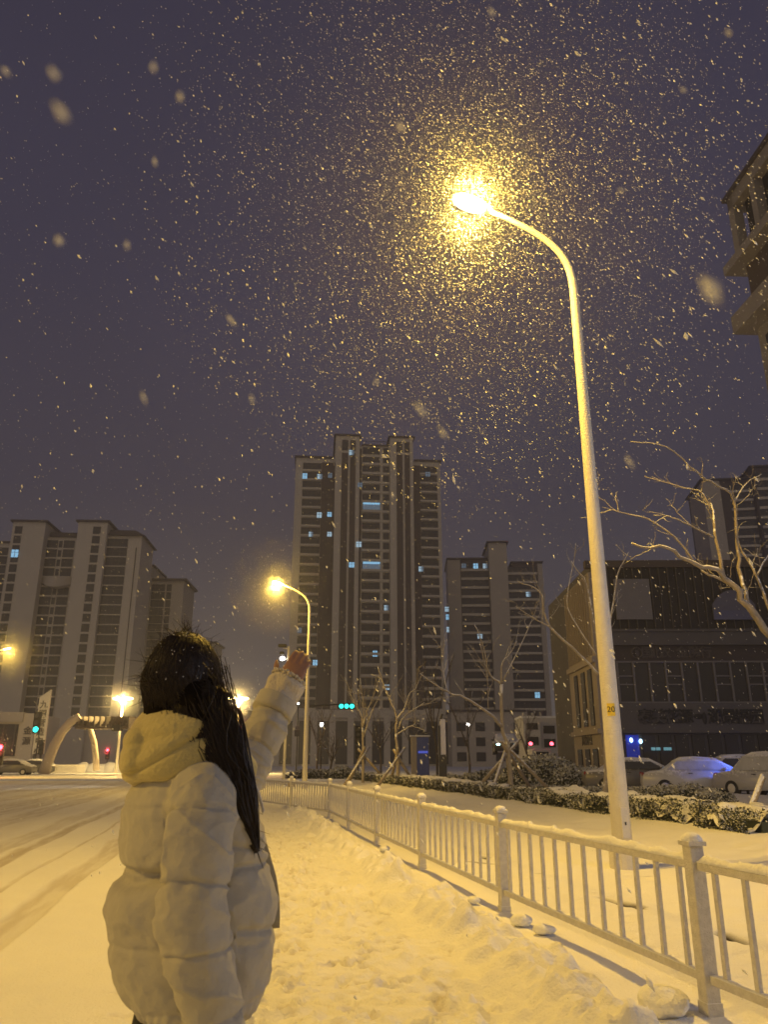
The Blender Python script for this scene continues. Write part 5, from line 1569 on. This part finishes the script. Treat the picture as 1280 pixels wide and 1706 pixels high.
def hand(mb, wr, axis, across, palm_n, curl, L_=.175, thumb=1):
    """wrist, hand direction, direction toward the thumb side, palm normal"""
    axis, across = axis.normalized(), across.normalized(); palm_n = palm_n.normalized()
    pl = L_ * .53
    ring = []
    for t, w_, th_ in ((-.15, .024, .019), (0, .026, .019), (.3, .036, .017), (.7, .041, .015), (1.0, .040, .013), (1.06, .034, .010)):
        c = wr + axis * (pl * t)
        ring.append([c + across * (w_ * math.cos(a)) + palm_n * (th_ * math.sin(a)) for a in [2 * math.pi * k / 16 for k in range(16)]])
    mb.loft(ring)
    tips = []
    for i, (o, ln, r) in enumerate(((.030, .072, .0086), (.0105, .081, .0088), (-.0095, .075, .0086), (-.0285, .058, .0076))):
        p0 = wr + axis * (pl * .92) + across * o
        c = curl * (1 + .15 * i)
        spread = across * (o * .22)
        d1 = (axis + palm_n * .15 * c + spread).normalized(); d2 = (axis + palm_n * .55 * c + spread).normalized(); d3 = (axis + palm_n * 1.0 * c).normalized()
        a1 = p0 + d1 * ln * .45; a2 = a1 + d2 * ln * .32; a3 = a2 + d3 * ln * .23
        mb.tube([p0 - axis * .012, p0, (p0 + a1) / 2, a1, (a1 + a2) / 2, a2, a3], [r * 1.05, r * 1.06, r * .98, r * 1.04, r * .92, r * .92, r * .68], 10)
        tips.append((a3, d3, r))
    p0 = wr + axis * (pl * .28) + across * .026
    d1 = (across * .85 + axis * .75 + palm_n * .25).normalized(); d2 = (across * .45 + axis * .95 + palm_n * .25).normalized()
    a1 = p0 + d1 * .036; a2 = a1 + d2 * .030; a3 = a2 + d2 * .022
    mb.tube([p0 - d1 * .015, p0, a1, a2, a3], [.014, .0135, .0105, .0098, .007], 10)
    return tips

# raised hand: palm to the sky and lamp, fingers together, thumb toward the left of the picture
tipdir = (to_local((-.262, 2.58, 1.745)) - WR_L)
thumbdir = Vector((-.90, .05, .42))
pn = tipdir.normalized().cross(thumbdir.normalized())
if pn.y < 0: pn = -pn
hand(body, WR_L + tipdir.normalized() * .02, tipdir, thumbdir - tipdir.normalized() * thumbdir.dot(tipdir.normalized()), pn, .35)
ad = (WR_R - EL_R).normalized(); tdn = FW - ad * FW.dot(ad)
hand(body, WR_R + ad * .015, ad, tdn, LF, .7)
remeshed(body, 'body', [M['skin']], .0055, 3, person)
# eyes and lips on the face
for s in (-1, 1):
    e_ = MB().blob(HC + HDv * .0745 + HR * (s * .031) + HU * .006, .0115, .0115, .0095, 14, 10)
    e_.build('eye', mat('eye_white', (.55, .53, .5), .3, .05, 10), person, True)
    MB().blob(HC + HDv * .083 + HR * (s * .031) + HU * .007, .0052, .0052, .0052, 10, 8).build('iris', M['black'], person, True)

# ---- trousers and boots
tr = MB()
for s in (-1, 1):
    tr.tube([Bl(.0, s * .06, .93), Bl(.0, s * .07, .84), Bl(-.005, s * .085, .70), Bl(.0, s * .095, .45), Bl(-.01, s * .09, .14)], [.085, .092, .105, .10, .092], 18)
tr.tube([Bl(.01, 0, 1.0), Bl(.01, 0, .86)], [.11, .115], 20)
remeshed(tr, 'trousers', [M['trouser']], .012, 3, person)
for s in (-1, 1):
    bt = MB(); bt.tube([Bl(-.02, s * .09, .30), Bl(-.02, s * .09, .10)], [.066, .062], 14); bt.tube([Bl(-.075, s * .09, .055), Bl(.02, s * .09, .06), Bl(.15, s * .095, .045)], [.05, .055, .042], 14)
    remeshed(bt, 'boot', [M['boot']], .008, 3, person)

# ---- coat: torso and both sleeves as one padded shell
def lerp_tab(tab, z):
    zs = [r[0] for r in tab]
    return [float(np.interp(z, zs, [r[i] for r in tab])) for i in range(1, len(tab[0]))]
#        z      back   front  half width (lateral)
TORSO = [(.825, -.085, .140, .140), (.860, -.120, .165, .175), (.900, -.140, .182, .190), (.960, -.170, .192, .196), (1.02, -.184, .198, .196), (1.07, -.186, .199, .195), (1.115, -.178, .194, .192), (1.15, -.170, .184, .190),
         (1.215, -.172, .166, .190), (1.285, -.174, .138, .185), (1.335, -.165, .108, .170), (1.375, -.145, .070, .145), (1.405, -.12, .04, .105), (1.42, -.10, .02, .07)]
coat = MB(); rings = []
for i in range(64):
    z = .825 + .595 * i / 63
    b_, f_, hw = lerp_tab(TORSO, z)
    c, p = (b_ + f_) / 2, (f_ - b_) / 2
    ring = []
    for k in range(72):
        a = 2 * math.pi * k / 72
        ca, sa = math.cos(a), math.sin(a)
        n_ = 2.15
        q = (abs(ca) ** n_ + abs(sa) ** n_) ** (-1 / n_)
        ring.append(Bl(c + p * ca * q, hw * sa * q, z))
    rings.append(ring)
coat.loft(rings)

def sleeve(path, radii, mb, n=28, sub=14, squash=None):
    q = smooth_path(path, sub); m = len(q) - 1
    zs = np.linspace(0, 1, len(radii))
    rr = [float(np.interp(i / m, zs, radii)) for i in range(m + 1)]
    mb.tube(q, rr, n, squash=squash)
    return q, rr
pathR = [Bl(-.03, -.10, 1.345), Bl(-.045, -.175, 1.305), Bl(-.058, -.215, 1.21), Bl(-.064, -.228, 1.11), Bl(-.048, -.235, 1.01), Bl(-.018, -.236, .92), Bl(.012, -.230, .80)]
qR, rR = sleeve(pathR, [.072, .080, .077, .073, .068, .064, .062], coat)
eL = EL_L + Vector((-.01, 0, -.015))
pathL = [Bl(-.01, .08, 1.34), SH_L + Vector((.02, 0, -.02)), (SH_L + eL) / 2 + Vector((.01, -.0, -.03)), eL, eL * .45 + WR_L * .55 + Vector((.005, 0, -.010)), WR_L * .80 + eL * .20]
qL, rL = sleeve(pathL, [.075, .084, .080, .074, .067, .058], coat)

def along(co, q):
    """nearest parameter and distance for points to a polyline"""
    Q = np.array([list(p) for p in q]); seg = np.r_[0, np.cumsum(np.linalg.norm(np.diff(Q, axis=0), axis=1))]
    d = np.linalg.norm(co[:, None, :] - Q[None], axis=2)
    i = d.argmin(1)
    # refine with projection on the local tangent
    T = np.gradient(Q, axis=0); T /= np.linalg.norm(T, axis=1)[:, None]
    return seg[i] + ((co - Q[i]) * T[i]).sum(1), d[np.arange(len(co)), i], seg[-1]

rR_max, rL_max = .105, .105
def coat_disp(co, no):
    f = co[:, 0] * FW.x + co[:, 1] * FW.y; l = co[:, 0] * LF.x + co[:, 1] * LF.y; z = co[:, 2]
    sR, dR, LR = along(co, qR); sL, dL, LL = along(co, qL)
    onR = (dR < rR_max) & (l < -.12) & ((l < -.19) | (dR < .085)); onL = (dL < rL_max) & (l > .14)
    tors = ~(onR | onL)
    wob = .010 * fbm(co[:, 0] * 5, co[:, 1] * 5, z * 5, oct=2)
    d = np.zeros(len(co))
    # torso quilting seams
    for zs, dp in ((.885, .004), (1.015, .004), (1.165, .012), (1.300, .005)):
        zz = z - zs - 1.6 * wob - .010 * np.sin(f * 9)
        d -= tors * dp * np.exp(-(zz / .007) ** 2)
        d += tors * .0032 * fbm(f * 30, l * 30, z * 6, oct=2) * np.exp(-(zz / .025) ** 2)
    d += tors * .003 * np.abs(np.sin((z - .885) / .135 * np.pi)) 
    # deep slanting pocket fold low on the back
    fold = (z - (1.155 + .42 * (f + .13))) ; reg = sstep(.02, -.05, f) * tors * (l < .12)
    d -= reg * .020 * np.exp(-(fold / .016) ** 2); d += reg * .009 * np.exp(-((fold + .050) / .04) ** 2)
    # side front pocket panel line
    zf = z - 1.205 + .15 * (f - .1)
    d -= tors * (f > .03) * .007 * np.exp(-(zf / .007) ** 2)
    zf = z - 1.035 + .12 * (f - .1)
    d -= tors * (f > .05) * .010 * np.exp(-(zf / .007) ** 2)
    # gathered hem
    d -= tors * .012 * sstep(.875, .835, z) + tors * .003 * np.sin(np.arctan2(l, f) * 40) * sstep(.90, .84, z)
    # sleeve puffs
    for on, s_, L_s, step in ((onR, sR, LR, .128), (onL, sL, LL, .115)):
        ph = (s_ + 1.8 * wob) / step
        fr = ph - np.floor(ph)
        d += on * (.0042 * np.sin(np.pi * fr) ** .6 - .0060 * np.exp(-(np.minimum(fr, 1 - fr) * step / .0042) ** 2) - .002
                   + .0030 * fbm(f * 34, l * 34, z * 7, oct=2) * np.exp(-(np.minimum(fr, 1 - fr) * step / .020) ** 2))
    # wrinkles
    w1 = fbm(f * 9 + 3, l * 9, z * 14, oct=3); w2 = fbm(f * 22, l * 22 + 7, z * 30, oct=2)
    d += .0050 * w1 + .0034 * w2
    d += .006 * (1 - np.abs(fbm(f * 6 + z * 5, l * 6 + 9, z * 5 - f * 4, oct=2))) ** 5 - .004
    d += (onR | onL) * .006 * (1 - np.abs(fbm(f * 11 + z * 16, l * 11 + 2, z * 9, oct=2))) ** 6
    return d

remeshed(coat, 'coat', [M['coat']], .0040, 9, person, coat_disp)

# left front edge hanging open: the placket strip at the front of the coat
pk = MB(); rings = []
for i in range(15):
    t = i / 14
    z = 1.335 - .335 * t
    b_, f_, hw = lerp_tab(TORSO, z)
    f0 = f_ - .004 + .012 * t
    wdt = .010 + .020 * t
    c = Bl(f0, .02, z)
    rings.append([c + FW * wdt + LF * -.014, c + FW * wdt + LF * .014, c + FW * -.03 + LF * .016, c + FW * -.03 + LF * -.016])
pk.loft(rings); pk.build('placket', M['lining'], person, True)
MB().blob(Bl(.203, -.006, 1.03), .008, .008, .008, 10, 8).build('snap_button', M['darkmetal'], person, True)

# ---- sleeve end on the raised arm: rib, then the wide fleecy cuff
ax = (WR_L - EL_L).normalized()
c0 = WR_L * .82 + EL_L * .18
MB().tube(smooth_path([c0 - ax * .02, c0 + ax * .015, c0 + ax * .03], 3), .066, 22).build('cuff_band', M['coat'], person, True)
cf = MB(); cf.tube(smooth_path([c0 + ax * .015, c0 + ax * .05, c0 + ax * .085, c0 + ax * .105], 4), [.050, .052, .054, .055, .055, .056, .057, .058, .058, .058, .057, .055, .050], 24)
remeshed(cf, 'fleece_cuff', [M['fur']], .005, 2, person, lambda co, no: .005 * fbm(co[:, 0] * 40, co[:, 1] * 40, co[:, 2] * 40, oct=2))
fz = MB(); cc = c0 + ax * .104
sa_ = ax.cross(Vector((0, 0, 1))).normalized(); sb_ = ax.cross(sa_)
for k in range(70):
    a = 2 * math.pi * k / 70 + random.uniform(-.05, .05); r = .054 + random.uniform(-.006, .004)
    fz.blob(cc + (sa_ * math.cos(a) + sb_ * math.sin(a)) * r + ax * random.uniform(-.004, .006), .006, .006, .006, 6, 4, .4)
fz.build('fleece_trim', M['fur'], person, True)
ar = (WR_R - EL_R).normalized()
MB().tube([qR[-1] - ar * .01, qR[-1] + ar * .035], [.058, .05], 20).build('cuff_band', M['coat'], person, True)

# ---- hood lying on the back
hd = MB()
hp = [Bl(.10, -.098, 1.375), Bl(.04, -.128, 1.408), Bl(-.045, -.128, 1.432), Bl(-.108, -.088, 1.445), Bl(-.138, 0, 1.452), Bl(-.108, .085, 1.445), Bl(-.045, .12, 1.43), Bl(.04, .12, 1.40), Bl(.10, .09, 1.37)]
q = smooth_path(hp, 6); m = len(q) - 1
rings = []
for i, p in enumerate(q):
    t = i / m; bk = math.sin(math.pi * t) ** 1.5
    d = (q[min(i + 1, m)] - q[max(i - 1, 0)]).normalized(); out = d.cross(Vector((0, 0, 1))).normalized()
    if out.dot(p - Bl(-.03, 0, p.z)) < 0: out = -out
    rv, rh = .026 + .050 * bk, .020 + .022 * bk
    ring = []
    for k in range(26):
        a = 2 * math.pi * k / 26
        zz = math.sin(a) * rv
        oo = math.cos(a) * rh + .034 * bk * max(0, -math.sin(a)) ** 1.2 - .012 * bk * max(0, math.sin(a))
        if zz < 0: zz *= 1.0 + .32 * bk
        ring.append(p + out * oo + Vector((0, 0, zz)))
    rings.append(ring)
hd.loft(rings)
hd.blob(Bl(-.145, .0, 1.415), .048, .085, .075, 18, 12)
def hood_disp(co, no):
    f = co[:, 0] * FW.x + co[:, 1] * FW.y; l = co[:, 0] * LF.x + co[:, 1] * LF.y; z = co[:, 2]
    d = .006 * fbm(f * 7, l * 7, z * 7, oct=2) + .0010 * fbm(f * 90, l * 90, z * 90, oct=2)
    for k, (z0, sl, dp, wd) in enumerate(((1.422, .55, .010, .006), (1.455, .30, .005, .010))):
        u_ = z - (z0 + sl * (f + .10)) + .008 * np.sin(f * 22 + k * 2)
        d -= dp * np.exp(-(u_ / wd) ** 2) * sstep(.04, -.02, l); d += dp * .5 * np.exp(-((u_ - .022) / .016) ** 2) * sstep(.04, -.02, l)
    return d
remeshed(hd, 'hood', [M['hoodm']], .0055, 5, person, hood_disp)
cl = MB()
for i in range(1):
    q2 = smooth_path([Bl(.085, -.105, 1.375), Bl(.11, -.118, 1.33), Bl(.125, -.125, 1.28)], 5)
    cl.tube(q2, .0035, 8)
cl.build('hood_cord', M['paint'], person, True)

# ---- hair: a dark base with strands, one long lock falling in front
HX = Vector((HDv.x, HDv.y, 0)).normalized(); HY = Vector((-HX.y, HX.x, 0))
def scalp(az, pol, grow=1.0):
    """az 0 = face; pol from the crown"""
    r = (.103 * grow, .088 * grow, .128 * grow)
    return HC + HX * (-.010 + math.sin(pol) * math.cos(az) * r[0]) + HY * (math.sin(pol) * math.sin(az) * r[1]) + Vector((0, 0, -.004 + math.cos(pol) * r[2]))
hb = MB(); rings = []
for i in range(20):
    ring = []
    for k in range(40):
        az = 2 * math.pi * k / 40
        low = 1.12 if abs(((az + math.pi) % (2 * math.pi)) - math.pi) < .75 else 2.35
        ring.append(scalp(az, .03 + (low - .03) * i / 19, .985 + .02 * vnoise(np.array([math.cos(az) * 4.]), np.array([math.sin(az) * 4.]), np.array([i * .3]))[0]))
    rings.append(ring)
hb.loft(rings)
# camera-side (right) of the head and nape, running into the lock
lock = [to_local(p) for p in (at(310, 1118, 1.965), at(330, 1176, 1.93), at(352, 1225, 1.905), at(372, 1275, 1.895), at(392, 1325, 1.905), at(412, 1375, 1.925), at(428, 1420, 1.945))]
lq = smooth_path(lock, 8); mL = len(lq) - 1
lw = [float(np.interp(i / mL, [0, .2, .45, .7, 1], [.076, .066, .050, .034, .006])) for i in range(mL + 1)]
rings = []
vd = Vector((-.2, 1, 0)).normalized()
for i, p in enumerate(lq):
    d = (lq[min(i + 1, mL)] - lq[max(i - 1, 0)]).normalized(); sd = d.cross(vd).normalized()
    rings.append([p + sd * (lw[i] * .8 * math.cos(a)) + vd * (max(.006, lw[i] * .34) * math.sin(a)) for a in [2 * math.pi * k / 14 for k in range(14)]])
hb.loft(rings)
hb.tube([HC + Vector((0, 0, -.05)) - HX * .03, HC + Vector((0, 0, -.13)) - HX * .030, Bl(-.08, -.02, 1.42)], [.076, .074, .06], 16)
hb.tube([HC - HX * .02 - HY * .02 + Vector((0, 0, -.04)), to_local(at(322, 1170, 1.95)), to_local(at(345, 1215, 1.915))], [.070, .058, .040], 16)
remeshed(hb, 'hair', [M['hairbase']], .006, 5, person, lambda co, no: .003 * fbm(co[:, 0] * 30, co[:, 1] * 30, co[:, 2] * 5, oct=2))
hs = MB()
for k in range(1500):
    az = random.uniform(.75, 2 * math.pi - .75); p0 = random.uniform(.02, .9)
    p1 = random.uniform(1.6, 2.45); g = random.uniform(1.0, 1.045)
    da = random.gauss(-.25, .28); pts = []
    n = 8
    for i in range(n):
        t = i / (n - 1); fly = (random.random() < .0)
        pts.append(scalp(az + da * t + .03 * math.sin(9 * t + k), p0 + (p1 - p0) * t, g + .012 * math.sin(6 * t + k * 1.7)))
    hs.tube(pts, [.0010] * (n - 1) + [.0005], 3, cap=False)
for k in range(1100):      # hair swept from the back of the head into the long lock
    az = random.uniform(2.2, 5.1); p0 = random.uniform(.25, 1.3)
    pts = [scalp(az + .15 * j * (1 if az < 3.9 else .4), p0 + (random.uniform(1.55, 1.95) - p0) * j / 3, 1.02 + random.uniform(0, .02)) for j in range(4)]
    a = random.uniform(0, 2 * math.pi); rr_ = math.sqrt(random.random()) * 1.08
    for i in (6, 11, 16, 22, 28):
        d = (lq[min(i + 1, mL)] - lq[max(i - 1, 0)]).normalized(); sd = d.cross(vd).normalized()
        pts.append(lq[i] + sd * (lw[i] * rr_ * math.cos(a)) + vd * (max(.010, lw[i] * .5) * rr_ * math.sin(a)))
    sp_ = smooth_path(pts, 2)
    hs.tube(sp_, [.0010] * (len(sp_) - 1) + [.0005], 3, cap=False)
for k in range(1300):
    a = random.uniform(0, 2 * math.pi); rr_ = math.sqrt(random.random()) * random.choice([1.0, 1.1, 1.2, 1.45])
    i0 = random.randint(0, 14); i1 = min(mL, random.randint(mL - 14, mL)); pts = []
    sw = random.gauss(0, .3)
    for j in range(9):
        i = i0 + (i1 - i0) * j // 8
        d = (lq[min(i + 1, mL)] - lq[max(i - 1, 0)]).normalized(); sd = d.cross(vd).normalized()
        aa = a + sw * math.sin(j * .9 + k)
        pts.append(lq[i] + sd * (lw[i] * rr_ * math.cos(aa)) + vd * (max(.010, lw[i] * .45) * rr_ * math.sin(aa)))
    hs.tube(pts, [.0010] * 8 + [.0005], 3, cap=False)
for k in range(420):       # flyaways that catch the lamplight
    az = random.uniform(.6, 5.6); pol = random.uniform(.0, 2.0); p = scalp(az, pol, 1.03); nrm = (p - HC).normalized()
    t_ = Vector((random.gauss(0, 1), random.gauss(0, 1), random.gauss(0, 1))).normalized()
    ln = random.uniform(.012, .045)
    hs.tube([p, p + (nrm * .5 + t_ * .7) * ln * .5, p + (nrm * .45 + t_ * .9) * ln], [.0007, .0006, .0003], 3, cap=False)
for k in range(40):
    i = random.randint(8, mL - 2); p = lq[i]; t_ = Vector((random.uniform(-.2, 1), random.gauss(0, .5), random.uniform(-1, .1))).normalized(); ln = random.uniform(.03, .07)
    hs.tube([p, p + t_ * ln * .5 + Vector((0, 0, -.004)), p + t_ * ln + Vector((0, 0, -.012))], [.0008, .0007, .0004], 3, cap=False)
hs.build('hair_strands', M['hair'], person, True)
sn = MB()
for k in range(60):
    az = random.uniform(1.6, 5.2); p = scalp(az, random.uniform(.2, 1.6), 1.045)
    sn.blob(p, .0016, .0016, .0016, 6, 4, .3)
sn.build('snow_specks', M['snow'], person, True)
